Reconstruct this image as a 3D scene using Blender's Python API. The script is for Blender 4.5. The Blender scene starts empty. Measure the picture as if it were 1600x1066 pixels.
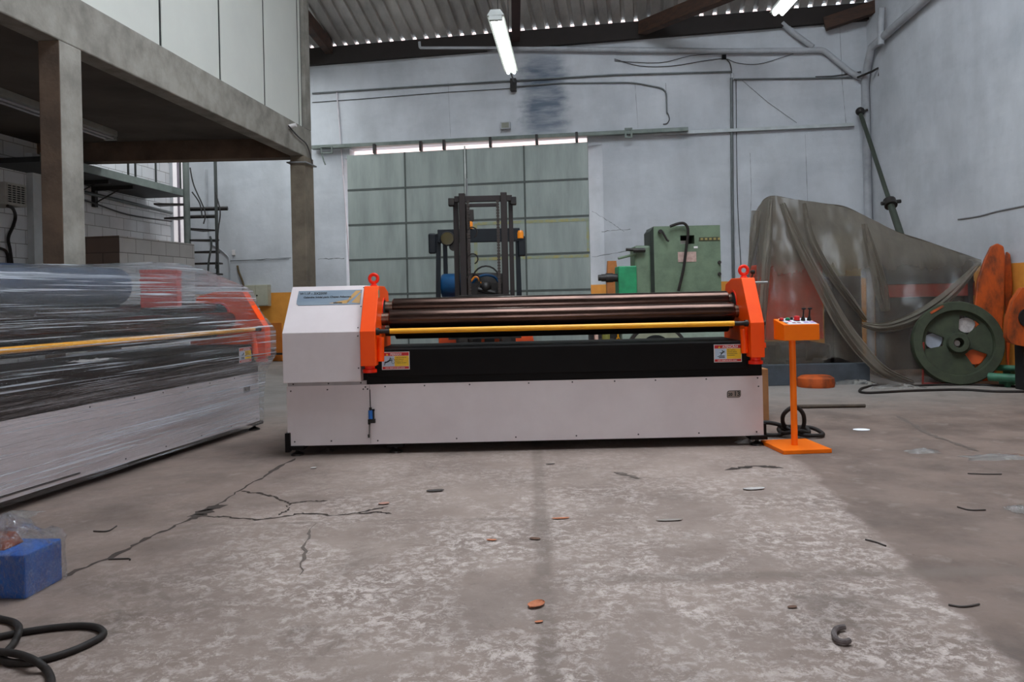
import bpy, bmesh, math, random
from mathutils import Vector, Matrix, noise
random.seed(7)
S = bpy.context.scene
COL = S.collection
# ------------------------------------------------------------------ camera
F = 1250.0            # focal length in pixels of the 1600 wide frame
H = 1.09              # camera height
PHI = 0.0225          # roll
HZ = 465.0            # principal row
cam_data = bpy.data.cameras.new('camera'); cam = bpy.data.objects.new('camera', cam_data); COL.objects.link(cam)
cam_data.sensor_width = 36.0; cam_data.lens = F/1600*36; cam_data.shift_y = -(533-HZ)/1600
cam_data.clip_start = .05; cam_data.clip_end = 200
cam.matrix_world = Matrix.Translation((0,0,H)) @ Matrix.Rotation(math.pi/2,4,'X') @ Matrix.Rotation(-PHI,4,'Z')
S.camera = cam
# ------------------------------------------------------------------ world, light, exposure
S.view_settings.view_transform = 'Standard'; S.view_settings.look = 'None'
S.view_settings.gamma = 1; S.view_settings.use_curve_mapping = False
S.view_settings.exposure = -0.50
S.cycles.use_denoising = True
S.cycles.max_bounces = 8; S.cycles.transparent_max_bounces = 24
S.cycles.caustics_reflective = False; S.cycles.caustics_refractive = False
S.cycles.sample_clamp_indirect = 4
wd = bpy.data.worlds.new('sky'); S.world = wd; wd.use_nodes = True
wd.node_tree.nodes['Background'].inputs[0].default_value = (.80,.90,1.0,1)
wd.node_tree.nodes['Background'].inputs[1].default_value = 12.0
def area(name, loc, rot, sx, sy, power, col):
    l = bpy.data.lights.new(name,'AREA'); l.shape='RECTANGLE'; l.size=sx; l.size_y=sy; l.energy=power; l.color=col
    o = bpy.data.objects.new(name,l); COL.objects.link(o); o.location=loc; o.rotation_euler=rot; return o
area('roof_skylight_light', (1.3,5.2,7.7), (math.radians(-2),0,0), 4.4, 5.0, 265, (.90,.945,1.0))
area('rear_fill_light', (.6,-4.7,2.6), (math.radians(86),0,0), 6.0, 4.0, 55, (1.0,.80,.72))  # added warm fill inside the rear wall, larger than the gate opening
area('left_bay_fill_light', (-4.8,13.0,5.3), (0,0,0), 2.6, 1.6, 120, (.88,.95,1.0))  # added under the closed roof to brighten the left bay

# ------------------------------------------------------------------ helpers
c_, s_ = math.cos(PHI), math.sin(PHI)
def ab(px,py):
    dx,dy = px-800, py-HZ
    return (dx*c_-dy*s_)/F, (dx*s_+dy*c_)/F
def W(px,py,Y):
    a,b = ab(px,py); return Vector((a*Y, Y, H-b*Y))
def FL(px,py,z=0):
    a,b = ab(px,py); return W(px,py,(H-z)/b)
BW_K, BW_Y = .18, 14.1
def BW(px,py,off=0):                       # back wall
    a,b = ab(px,py); n = math.sqrt(1+BW_K**2)
    return W(px,py,(BW_Y-off*n)/(1+BW_K*a))
RW_K, RW_X = -.03, 6.265                    # right wall X = RW_X + RW_K*Y
def RW(px,py,off=0):
    a,b = ab(px,py); return W(px,py,(RW_X-off)/(a-RW_K))
LW_K, LW_X = .10, -8.01
def LW(px,py,off=0):
    a,b = ab(px,py); return W(px,py,(LW_X+off)/(a-LW_K))
BT = Vector((1,-BW_K,0)).normalized(); BN = Vector((-BW_K,-1,0)).normalized()   # along wall, into room
B_ANG = math.atan2(BT.y,BT.x)
def BWuz(px,py,off=0):
    p = BW(px,py,off); return (p-Vector((0,BW_Y,0))).dot(BT), p.z
def WP(u,z,off=0):
    p = Vector((0,BW_Y,0))+BT*u+BN*off; return Vector((p.x,p.y,z))

def lin(c):
    def f(v):
        v/=255.0
        return v/12.92 if v<=.04045 else ((v+.055)/1.055)**2.4
    return (f(c[0]),f(c[1]),f(c[2]),1)
_m = {}
def M(name, col, rough=.55, metal=0, col2=None, ns=6, lo=.35, hi=.7, stretch=(1,1,1), bump=0, bs=60, coat=0, detail=5, emis=None, spec=.5, alpha=None):
    if name in _m: return _m[name]
    m = bpy.data.materials.new(name); m.use_nodes=True; nt=m.node_tree; N=nt.nodes; L=nt.links
    p = N['Principled BSDF']
    p.inputs['Base Color'].default_value = lin(col); p.inputs['Roughness'].default_value=rough
    p.inputs['Metallic'].default_value=metal; p.inputs['Coat Weight'].default_value=coat
    p.inputs['Specular IOR Level'].default_value=spec
    tc=N.new('ShaderNodeTexCoord'); mp=N.new('ShaderNodeMapping'); L.new(tc.outputs['Object'],mp.inputs[0]); mp.inputs['Scale'].default_value=stretch
    if col2 is None: col2 = tuple(v*.88 for v in col)
    nz=N.new('ShaderNodeTexNoise'); nz.inputs['Scale'].default_value=ns; nz.inputs['Detail'].default_value=detail; nz.inputs['Roughness'].default_value=.62
    L.new(mp.outputs[0],nz.inputs['Vector'])
    r=N.new('ShaderNodeValToRGB'); L.new(nz.outputs['Fac'],r.inputs[0])
    r.color_ramp.elements[0].position=lo; r.color_ramp.elements[1].position=hi
    r.color_ramp.elements[0].color=lin(col); r.color_ramp.elements[1].color=lin(col2)
    L.new(r.outputs[0],p.inputs['Base Color'])
    if bump:
        nb=N.new('ShaderNodeTexNoise'); nb.inputs['Scale'].default_value=bs; nb.inputs['Detail'].default_value=4
        L.new(mp.outputs[0],nb.inputs['Vector'])
        b=N.new('ShaderNodeBump'); b.inputs['Strength'].default_value=bump; b.inputs['Distance'].default_value=.01
        L.new(nb.outputs['Fac'],b.inputs['Height']); L.new(b.outputs[0],p.inputs['Normal'])
    if emis:
        p.inputs['Emission Color'].default_value=(*emis[0],1); p.inputs['Emission Strength'].default_value=emis[1]
    _m[name]=m; return m

class MB:
    def __init__(s): s.v=[]; s.f=[]; s.m=[]; s.sm=[]
    def add(s,vs,fs,m=0,smooth=False):
        o=len(s.v); s.v+= [Vector(v) for v in vs]
        for f in fs: s.f.append([i+o for i in f]); s.m.append(m); s.sm.append(smooth)
        return s
    def box(s,c,d,m=0,rot=None):
        x,y,z=[q/2 for q in d]
        vs=[Vector(p) for p in ((-x,-y,-z),(x,-y,-z),(x,y,-z),(-x,y,-z),(-x,-y,z),(x,-y,z),(x,y,z),(-x,y,z))]
        if rot is not None: vs=[rot@v for v in vs]
        vs=[v+Vector(c) for v in vs]
        return s.add(vs,[(0,3,2,1),(4,5,6,7),(0,1,5,4),(1,2,6,5),(2,3,7,6),(3,0,4,7)],m)
    def bb(s,a,b,m=0):                       # box from min to max corner
        return s.box([(a[i]+b[i])/2 for i in range(3)],[abs(b[i]-a[i]) for i in range(3)],m)
    def hexa(s,v8,m=0):
        return s.add(v8,[(0,3,2,1),(4,5,6,7),(0,1,5,4),(1,2,6,5),(2,3,7,6),(3,0,4,7)],m)
    def prism(s,prof,vec,m=0):               # closed polygon extruded by vec
        n=len(prof); vs=[Vector(p) for p in prof]+[Vector(p)+Vector(vec) for p in prof]
        return s.add(vs,[tuple(range(n))[::-1],tuple(range(n,2*n))]+[(i,(i+1)%n,n+(i+1)%n,n+i) for i in range(n)],m)
    def tube(s,pts,r,seg=10,m=0,cap=True,closed=False):
        pts=[Vector(p) for p in pts]; n=len(pts); rs=r if isinstance(r,(list,tuple)) else [r]*n
        up=None; vs=[]
        for i,p in enumerate(pts):
            if closed: t=pts[(i+1)%n]-pts[i-1]
            else: t=pts[min(i+1,n-1)]-pts[max(i-1,0)]
            t.normalize()
            if up is None:
                up=Vector((0,0,1)) if abs(t.z)<.9 else Vector((1,0,0))
            up=(up-t*up.dot(t)); up.normalize(); q=t.cross(up)
            for k in range(seg):
                an=2*math.pi*k/seg; vs.append(p+(up*math.cos(an)+q*math.sin(an))*rs[i])
        fs=[]; R=n if closed else n-1
        for i in range(R):
            j=(i+1)%n
            for k in range(seg): fs.append((i*seg+k,i*seg+(k+1)%seg,j*seg+(k+1)%seg,j*seg+k))
        s.add(vs,fs,m,True)
        if cap and not closed:
            o=len(s.v)-len(vs)
            s.f.append([o+k for k in range(seg)]); s.m.append(m); s.sm.append(False)
            s.f.append([o+(n-1)*seg+k for k in range(seg)][::-1]); s.m.append(m); s.sm.append(False)
        return s
    def cyl(s,a,b,r,seg=20,m=0): return s.tube([a,b],r,seg,m)
    def lathe(s,prof,c,axis='Z',seg=32,m=0,rot=None):  # prof (r,h)
        vs=[];n=len(prof)
        for k in range(seg):
            an=2*math.pi*k/seg
            for r,h in prof:
                v=Vector((r*math.cos(an),r*math.sin(an),h))
                if axis=='X': v=Vector((v.z,v.x,v.y))
                if axis=='Y': v=Vector((v.x,v.z,v.y))
                if rot is not None: v=rot@v
                vs.append(v+Vector(c))
        fs=[]
        for k in range(seg):
            j=(k+1)%seg
            for i in range(n-1): fs.append((k*n+i,j*n+i,j*n+i+1,k*n+i+1))
        return s.add(vs,fs,m,True)
    def sphere(s,c,r,m=0,seg=14):
        pr=[(r*math.sin(math.pi*i/8)+1e-5,-r*math.cos(math.pi*i/8)) for i in range(9)]
        return s.lathe(pr,c,'Z',seg,m)
    def ribbon(s,pts,w,nrm,m=0,th=0):        # flat strip following pts, lying perpendicular to nrm
        pts=[Vector(p) for p in pts]; nrm=Vector(nrm); vs=[];n=len(pts)
        for i,p in enumerate(pts):
            t=(pts[min(i+1,n-1)]-pts[max(i-1,0)]).normalized(); q=t.cross(nrm).normalized()
            ww=w[i] if isinstance(w,(list,tuple)) else w
            vs+=[p-q*ww/2,p+q*ww/2]
        return s.add(vs,[(2*i,2*i+1,2*i+3,2*i+2) for i in range(n-1)],m)
    def build(s,name,mats,parent=None,world=False,bevel=0,fix=True):
        me=bpy.data.meshes.new(name)
        off=Vector((0,0,0))
        if world and parent is not None: off=parent_origin(parent)
        me.from_pydata([v-off for v in s.v],[],s.f)
        if not isinstance(mats,(list,tuple)): mats=[mats]
        for m in mats: me.materials.append(m)
        me.polygons.foreach_set('material_index',s.m); me.polygons.foreach_set('use_smooth',s.sm)
        if fix:
            b=bmesh.new(); b.from_mesh(me); bmesh.ops.recalc_face_normals(b,faces=b.faces); b.to_mesh(me); b.free()
        me.update()
        if any(s.sm): me.set_sharp_from_angle(angle=math.radians(38))
        o=bpy.data.objects.new(name,me); COL.objects.link(o)
        if parent is not None: o.parent=parent
        if bevel:
            bv=o.modifiers.new('bevel','BEVEL'); bv.width=bevel; bv.segments=2; bv.limit_method='ANGLE'; bv.angle_limit=math.radians(40)
        return o
def parent_origin(p):
    v=Vector((0,0,0))
    while p is not None: v+=Vector(p.location); p=p.parent
    return v
def tag(o,label,cat,group=None,kind=None):
    o['label']=label; o['category']=cat
    if group: o['group']=group
    if kind: o['kind']=kind
    return o
def thing(name,label,cat,loc=(0,0,0),rz=0,group=None):
    o=bpy.data.objects.new(name,None); COL.objects.link(o); o.empty_display_size=.1
    o.location=loc; o.rotation_euler=(0,0,rz); return tag(o,label,cat,group)
def solo(mb,name,mats,label,cat,loc=None,group=None,bevel=0,fix=True):
    """a thing that is one mesh, built in world coordinates, origin moved to its base"""
    if loc is None:
        n=len(mb.v); loc=Vector((sum(v.x for v in mb.v)/n,sum(v.y for v in mb.v)/n,min(v.z for v in mb.v)))
    mb.v=[v-Vector(loc) for v in mb.v]
    o=mb.build(name,mats,None,bevel=bevel,fix=fix); o.location=loc
    return tag(o,label,cat,group)
def struct(mb,name,mats,fix=True,bevel=0):
    o=mb.build(name,mats,fix=fix,bevel=bevel); o['kind']='structure'; return o
def text(s,size,mat,mtx,parent,name='lettering',bold=0.0,align='LEFT',ext=.0006):
    cu=bpy.data.curves.new('t','FONT'); cu.body=s; cu.size=size; cu.align_x=align; cu.offset=bold; cu.extrude=ext; cu.resolution_u=2
    to=bpy.data.objects.new('t',cu); me=bpy.data.meshes.new_from_object(to)
    bpy.data.objects.remove(to); bpy.data.curves.remove(cu)
    me.transform(mtx); me.materials.clear(); me.materials.append(mat)
    me.name=name; o=bpy.data.objects.new(name,me); COL.objects.link(o); o.parent=parent; return o
def copy_tree(o,parent=None):
    c=o.copy(); COL.objects.link(c)
    if parent is not None: c.parent=parent
    for ch in list(o.children): copy_tree(ch,c)
    return c
def smooth(pts,n=6,closed=False):
    P=[Vector(p) for p in pts]; out=[]; N=len(P)
    R=N if closed else N-1
    for i in range(R):
        g=(lambda k:P[k%N]) if closed else (lambda k:P[max(0,min(N-1,k))])
        p0,p1,p2,p3=g(i-1),g(i),g(i+1),g(i+2)
        for k in range(n):
            t=k/n
            out.append(.5*((2*p1)+(p2-p0)*t+(2*p0-5*p1+4*p2-p3)*t*t+(3*p1-p0-3*p2+p3)*t**3))
    if not closed: out.append(P[-1])
    return out

# ------------------------------------------------------------------ materials
white_panel = M('white_powder_coat',(214,203,203),.42,col2=(206,194,194),ns=3)
orange = M('orange_enamel',(255,84,4),.45,col2=(250,76,3),ns=4,spec=.25)
orange2= M('orange_paint_console',(255,122,10),.45,col2=(250,114,8),ns=4,spec=.25)
red_or = M('red_orange_enamel',(246,44,10),.42,col2=(230,38,8),ns=5,spec=.3)
black_paint=M('black_paint',(15,12,12),.6,col2=(19,16,15),ns=7,spec=.12)
black_rub=M('black_rubber',(30,25,23),.65,col2=(40,34,31),ns=30,spec=.3)
roll_steel=M('dark_oiled_steel',(92,70,61),.22,.9,col2=(46,36,33),ns=9,lo=.3,hi=.75,stretch=(.35,4,4))
journal=M('bare_steel_journal',(128,112,98),.3,.9,col2=(90,76,66),ns=12)
steel=M('zinc_steel',(170,172,172),.3,.9)
dark_steel=M('dark_steel',(58,54,52),.45,.6,col2=(44,40,38))
yellow=M('yellow_rubber_paint',(246,172,16),.4,col2=(238,160,10),ns=5)
screw_m=M('black_screw',(30,28,28),.5)
seam_m=M('panel_gap',(96,90,88),.7)
paint_w=M('sign_white',(226,220,218),.5); paint_r=M('sign_red',(206,22,20),.45); paint_y=M('sign_yellow',(250,204,20),.45)
paint_b=M('sign_pale_blue',(186,204,222),.45); paint_k=M('sign_black',(22,24,28),.5)
plate_blue=M('brushed_blue_grey_plate',(108,122,138),.45,.1,col2=(128,140,150),ns=4,stretch=(.5,3,3))
gold=M('ochre_print',(190,146,80),.5)
blue_plastic=M('blue_plastic',(26,104,186),.4)
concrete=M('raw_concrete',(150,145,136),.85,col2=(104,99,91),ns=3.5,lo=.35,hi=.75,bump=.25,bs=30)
concrete_dk=M('brown_dark_concrete',(112,92,76),.9,col2=(80,66,56),ns=3,bump=.3,bs=30)  # darker concrete, puts shade on a column front; cross beam shares it
slab_m=M('dark_concrete_soffit',(92,84,76),.95,col2=(70,63,57),ns=1.2)  # soffit concrete set darker than the beams
wall_panel=M('white_partition_panel',(206,206,198),.5,col2=(200,200,193),ns=1.5)
timber=M('dark_rafter_timber',(74,48,34),.8,col2=(42,30,24),ns=6,stretch=(1,1,4))
pvc=M('grey_white_pvc',(176,178,182),.5,col2=(150,152,156),ns=4)
conduit_m=M('grey_conduit',(112,116,116),.5,.3,col2=(92,96,96),ns=5)
cable_m=M('dark_wall_cable',(64,62,62),.6)
rail_m=M('galvanised_rail',(120,128,122),.55,.3,col2=(92,100,94),ns=4)
door_m=M('pale_grey_green_door',(164,172,166),.6,col2=(134,142,137),ns=1.8,lo=.32,hi=.72,stretch=(2.2,2,.4))
door_seam=M('door_seam',(88,94,90),.7)
rust_y=M('old_yellow_paint_line',(168,160,106),.7,col2=(150,160,140),ns=9,lo=.4,hi=.6)
green_m=M('machine_green_paint',(106,124,100),.55,col2=(80,94,76),ns=5,lo=.4,hi=.75)
green_b=M('bright_green_paint',(36,150,98),.45,col2=(24,116,76),ns=6)
green_p=M('pale_green_paint',(150,164,150),.6,col2=(122,134,120),ns=5)
green_dk=M('dark_green_paint',(56,64,44),.75,col2=(38,44,30),ns=6,lo=.35,hi=.7)
rust_or=M('chipped_orange_paint',(182,78,18),.65,col2=(70,38,22),ns=5,lo=.46,hi=.68,stretch=(1,1,.5))
grime=M('greasy_black_metal',(36,34,34),.5,.3,col2=(54,48,44),ns=12)
fork_blue=M('forklift_blue',(22,82,128),.5,col2=(16,60,98),spec=.3)
fork_navy=M('forklift_dark_blue',(22,28,34),.5,col2=(16,19,24),spec=.35)
fork_mast=M('mast_brown_black',(40,31,29),.5,.2,col2=(40,33,32),ns=8)
card=M('brown_cardboard',(160,112,70),.8)
wood=M('weathered_wood',(86,74,62),.8,col2=(60,50,42),ns=10)
ac_m=M('beige_ac_plastic',(172,168,160),.6)
tread_m=M('stair_steel',(84,88,86),.6,.3)
cab_m=M('cream_steel_cabinet',(186,184,164),.55,col2=(170,168,148),ns=5)
dark_hole=M('dark_cavity',(10,10,10),.9)
lamp_on=M('lit_tube',(255,255,255),.4,emis=((.92,1.0,.98),14))
lamp_off=M('unlit_tube',(176,176,182),.25)
fixture_m=M('fixture_enamel',(168,170,166),.45,.2)
leaf_o=M('dry_orange_leaf',(196,122,84),.85,col2=(160,92,62),ns=30)
leaf_b=M('dry_brown_leaf',(110,78,60),.8,col2=(80,56,44),ns=30)
scrap_w=M('dirty_white_scrap',(190,184,180),.6,col2=(150,142,138),ns=20)
sun_patch_m=M('painted_sun_patch',(250,250,252),.7)
scrap_d=M('dark_scrap',(66,58,54),.7)
box_blue=M('blue_box_paint',(0,90,172),.55,col2=(0,62,136),ns=7,spec=.2,bump=.1,bs=20)
green_pipe=M('green_pipe_paint',(54,110,84),.5,col2=(40,80,62))
brick_out=M('pale_pink_brick',(236,196,186),.8,col2=(214,170,160),ns=8)  # the brick's own pale pink
dark_slate=M('slate_grey_paint',(68,76,84),.6,col2=(48,54,60),ns=4)
lamp_am=M('amber_lens',(240,140,30),.3)

# block wall
def block_mat(name,c1,c2,mort,sx=.4,sz=.2,axis='y'):
    m=bpy.data.materials.new(name); m.use_nodes=True; N=m.node_tree.nodes; L=m.node_tree.links; p=N['Principled BSDF']
    p.inputs['Roughness'].default_value=.85
    tc=N.new('ShaderNodeTexCoord'); sp=N.new('ShaderNodeSeparateXYZ'); cb=N.new('ShaderNodeCombineXYZ')
    ad=N.new('ShaderNodeMath'); ad.operation='ADD'
    L.new(tc.outputs['Object'],sp.inputs[0]); L.new(sp.outputs[0],ad.inputs[0]); L.new(sp.outputs[1],ad.inputs[1])
    L.new(ad.outputs[0],cb.inputs[0]); L.new(sp.outputs[2],cb.inputs[1])
    b=N.new('ShaderNodeTexBrick'); L.new(cb.outputs[0],b.inputs['Vector'])
    b.inputs['Scale'].default_value=1; b.inputs['Brick Width'].default_value=sx; b.inputs['Row Height'].default_value=sz
    b.inputs['Mortar Size'].default_value=.006; b.inputs['Mortar Smooth'].default_value=.3
    b.inputs['Color1'].default_value=lin(c1); b.inputs['Color2'].default_value=lin(c2); b.inputs['Mortar'].default_value=lin(mort)
    n=N.new('ShaderNodeTexNoise'); n.inputs['Scale'].default_value=5; n.inputs['Detail'].default_value=6; L.new(tc.outputs['Object'],n.inputs['Vector'])
    mx=N.new('ShaderNodeMix'); mx.data_type='RGBA'; mx.blend_type='MULTIPLY'; mx.inputs[0].default_value=.2
    L.new(b.outputs[0],mx.inputs[6]); L.new(n.outputs['Fac'],mx.inputs[7]); L.new(mx.outputs[2],p.inputs['Base Color'])
    bp=N.new('ShaderNodeBump'); bp.inputs['Strength'].default_value=.5; bp.inputs['Distance'].default_value=.008; bp.invert=True
    L.new(b.outputs['Fac'],bp.inputs['Height']); L.new(bp.outputs[0],p.inputs['Normal'])
    return m
block_white=block_mat('white_painted_blocks',(236,236,238),(222,222,224),(160,158,156))
block_grey=block_mat('light_concrete_blocks',(222,220,218),(208,206,204),(140,136,132))

# plaster wall with an ochre painted dado, grime and streaks
def plaster(name,dado,zoff=0,stain=None):
    m=bpy.data.materials.new(name); m.use_nodes=True; N=m.node_tree.nodes; L=m.node_tree.links; p=N['Principled BSDF']
    p.inputs['Roughness'].default_value=.8
    tc=N.new('ShaderNodeTexCoord'); sp=N.new('ShaderNodeSeparateXYZ'); L.new(tc.outputs['Object'],sp.inputs[0])
    def noise_n(scale,st,detail=6):
        mp=N.new('ShaderNodeMapping'); mp.inputs['Scale'].default_value=st; L.new(tc.outputs['Object'],mp.inputs[0])
        n=N.new('ShaderNodeTexNoise'); n.inputs['Scale'].default_value=scale; n.inputs['Detail'].default_value=detail; n.inputs['Roughness'].default_value=.6
        L.new(mp.outputs[0],n.inputs['Vector']); return n.outputs['Fac']
    def ramp(f,p0,p1,c0,c1):
        r=N.new('ShaderNodeValToRGB'); r.color_ramp.elements[0].position=p0; r.color_ramp.elements[1].position=p1
        r.color_ramp.elements[0].color=c0; r.color_ramp.elements[1].color=c1; L.new(f,r.inputs[0]); return r.outputs[0]
    def mul(a,b,f=1):
        x=N.new('ShaderNodeMix'); x.data_type='RGBA'; x.blend_type='MULTIPLY'; x.inputs[0].default_value=f
        L.new(a,x.inputs[6]); L.new(b,x.inputs[7]); return x.outputs[2]
    base=ramp(noise_n(.7,(1,1,1)),.3,.75,lin((208,210,214)),lin((180,183,188)))
    base=mul(base,ramp(noise_n(1.1,(1.6,1.6,.7)),.34,.6,(.80,.80,.79,1),(1,1,1,1)),.7)
    base=mul(base,ramp(noise_n(26,(1,1,1),3),.26,.36,(.72,.71,.70,1),(1,1,1,1)),.5)
    base=mul(base,ramp(noise_n(1.3,(.6,.6,1.6)),.40,.52,(.84,.85,.86,1),(1,1,1,1)),.5)
    if stain:
        u0,u1,z0,z1=stain
        def band(o,a,b,soft):
            x=N.new('ShaderNodeMapRange'); x.interpolation_type='SMOOTHSTEP'; L.new(o,x.inputs[0]); x.inputs[1].default_value=a-soft; x.inputs[2].default_value=a+soft
            y=N.new('ShaderNodeMapRange'); y.interpolation_type='SMOOTHSTEP'; L.new(o,y.inputs[0]); y.inputs[1].default_value=b-soft; y.inputs[2].default_value=b+soft; y.inputs[3].default_value=1; y.inputs[4].default_value=0
            k=N.new('ShaderNodeMath'); k.operation='MULTIPLY'; L.new(x.outputs[0],k.inputs[0]); L.new(y.outputs[0],k.inputs[1]); return k.outputs[0]
        wob=N.new('ShaderNodeMath'); wob.operation='MULTIPLY_ADD'; L.new(noise_n(3,(1,1,2)),wob.inputs[0]); wob.inputs[1].default_value=.5; L.new(sp.outputs[0],wob.inputs[2])
        k=N.new('ShaderNodeMath'); k.operation='MULTIPLY'; L.new(band(wob.outputs[0],u0+.25,u1+.25,.16),k.inputs[0]); L.new(band(sp.outputs[2],z0,z1,.25),k.inputs[1])
        k2=N.new('ShaderNodeMath'); k2.operation='MULTIPLY'; L.new(k.outputs[0],k2.inputs[0]); L.new(ramp(noise_n(2.5,(.5,.5,3)),.3,.6,(.35,.35,.35,1),(1,1,1,1)),k2.inputs[1])
        x=N.new('ShaderNodeMix'); x.data_type='RGBA'; L.new(k2.outputs[0],x.inputs[0]); L.new(base,x.inputs[6]); x.inputs[7].default_value=lin((98,108,122)); base=x.outputs[2]
    # dado
    dcol=ramp(noise_n(2.5,(1,1,1)),.35,.75,lin((232,158,62)),lin((206,132,48)))
    g=N.new('ShaderNodeMath'); g.operation='LESS_THAN'; L.new(sp.outputs[2],g.inputs[0]); g.inputs[1].default_value=dado
    x=N.new('ShaderNodeMix'); x.data_type='RGBA'; L.new(g.outputs[0],x.inputs[0]); L.new(base,x.inputs[6]); L.new(dcol,x.inputs[7])
    L.new(x.outputs[2],p.inputs['Base Color'])
    b=N.new('ShaderNodeBump'); b.inputs['Strength'].default_value=.25; b.inputs['Distance'].default_value=.02
    L.new(noise_n(9,(1,1,1)),b.inputs['Height']); L.new(b.outputs[0],p.inputs['Normal'])
    return m

def floor_mat():
    m=bpy.data.materials.new('worn_concrete_floor'); m.use_nodes=True; N=m.node_tree.nodes; L=m.node_tree.links; p=N['Principled BSDF']
    tc=N.new('ShaderNodeTexCoord'); sp=N.new('ShaderNodeSeparateXYZ'); L.new(tc.outputs['Object'],sp.inputs[0])
    def nz(scale,detail=8,st=(1,1,1),rough=.62,dist=0):
        mp=N.new('ShaderNodeMapping'); mp.inputs['Scale'].default_value=st; L.new(tc.outputs['Object'],mp.inputs[0])
        n=N.new('ShaderNodeTexNoise'); n.inputs['Scale'].default_value=scale; n.inputs['Detail'].default_value=detail; n.inputs['Roughness'].default_value=rough; n.inputs['Distortion'].default_value=dist
        L.new(mp.outputs[0],n.inputs['Vector']); return n.outputs['Fac']
    def mr(f,a,b,c=0,d=1,sm=True):
        x=N.new('ShaderNodeMapRange'); x.interpolation_type='SMOOTHSTEP' if sm else 'LINEAR'
        L.new(f,x.inputs[0]); x.inputs[1].default_value=a; x.inputs[2].default_value=b; x.inputs[3].default_value=c; x.inputs[4].default_value=d; return x.outputs[0]
    def mth(op,a,b):
        x=N.new('ShaderNodeMath'); x.operation=op
        for i,v in enumerate((a,b)):
            if isinstance(v,(int,float)): x.inputs[i].default_value=v
            else: L.new(v,x.inputs[i])
        return x.outputs[0]
    def mix(f,a,b,mode='MIX'):
        x=N.new('ShaderNodeMix'); x.data_type='RGBA'; x.blend_type=mode
        for i,v in ((0,f),(6,a),(7,b)):
            if isinstance(v,(int,float)): x.inputs[i].default_value=v
            elif isinstance(v,tuple): x.inputs[i].default_value=v
            else: L.new(v,x.inputs[i])
        return x.outputs[2]
    X,Y=sp.outputs[0],sp.outputs[1]
    grey=mix(mr(nz(1.3),.3,.7),lin((148,131,121)),lin((122,106,97)))
    # flaking pale paint on the centre slab
    flake=mth('MULTIPLY',mr(nz(19,14,rough=.84,dist=.4),.47,.56),mr(nz(1.9,10,rough=.75,dist=.5),.40,.56,.08,1))
    pale=mix(mr(nz(2.4),.3,.7),lin((196,181,173)),lin((170,155,147)))
    centre=mix(mth('MULTIPLY',flake,mr(Y,5.5,3.2,.35,1)),grey,pale)
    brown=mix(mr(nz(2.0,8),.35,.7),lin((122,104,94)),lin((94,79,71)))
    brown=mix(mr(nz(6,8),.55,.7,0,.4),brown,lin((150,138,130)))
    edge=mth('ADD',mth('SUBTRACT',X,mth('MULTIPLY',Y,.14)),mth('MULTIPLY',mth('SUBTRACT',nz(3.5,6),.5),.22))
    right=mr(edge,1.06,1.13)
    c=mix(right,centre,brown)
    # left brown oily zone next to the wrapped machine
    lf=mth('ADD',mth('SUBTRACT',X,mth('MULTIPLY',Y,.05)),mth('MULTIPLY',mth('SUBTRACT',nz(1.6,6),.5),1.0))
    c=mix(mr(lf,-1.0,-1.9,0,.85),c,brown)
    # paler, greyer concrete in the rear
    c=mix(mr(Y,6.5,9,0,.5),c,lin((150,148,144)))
    # dirt filled joints
    j1=mth('ABSOLUTE',mth('ADD',mth('SUBTRACT',X,mth('MULTIPLY',Y,.022)),-.03),0)
    j1=mr(mth('ADD',j1,mth('MULTIPLY',mth('SUBTRACT',nz(5,6),.5),.05)),.018,.055,1,0)
    j2=mth('ABSOLUTE',mth('ADD',Y,-3.07),0)
    j2=mth('MULTIPLY',mr(mth('ADD',j2,mth('MULTIPLY',mth('SUBTRACT',nz(5,6),.5),.06)),.02,.075,1,0),mr(X,.02,.06))
    j3=mth('ABSOLUTE',mth('ADD',Y,-3.95),0)
    j3=mth('MULTIPLY',mr(mth('ADD',j3,mth('MULTIPLY',mth('SUBTRACT',nz(5,6),.5),.06)),.0,.04,.7,0),mr(X,.1,.0))
    jm=mth('MAXIMUM',mth('MAXIMUM',j1,j2),j3)
    c=mix(mth('MULTIPLY',jm,mr(nz(4,8,rough=.7),.35,.6,.15,.7)),c,lin((112,98,89)))
    # stains
    st=mr(nz(1.2,9,rough=.74,dist=.6),.54,.70,0,.6)
    c=mix(st,c,lin((84,72,64)))
    sp2=mr(nz(30,4),.66,.72,0,.5); c=mix(sp2,c,lin((70,60,54)))
    L.new(c,p.inputs['Base Color'])
    L.new(mr(nz(3,6),.3,.7,.62,.9),p.inputs['Roughness'])
    b=N.new('ShaderNodeBump'); b.inputs['Strength'].default_value=.35; b.inputs['Distance'].default_value=.008
    L.new(mth('ADD',nz(14,10,rough=.7),mth('MULTIPLY',jm,-.6)),b.inputs['Height']); L.new(b.outputs[0],p.inputs['Normal'])
    return m

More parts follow.
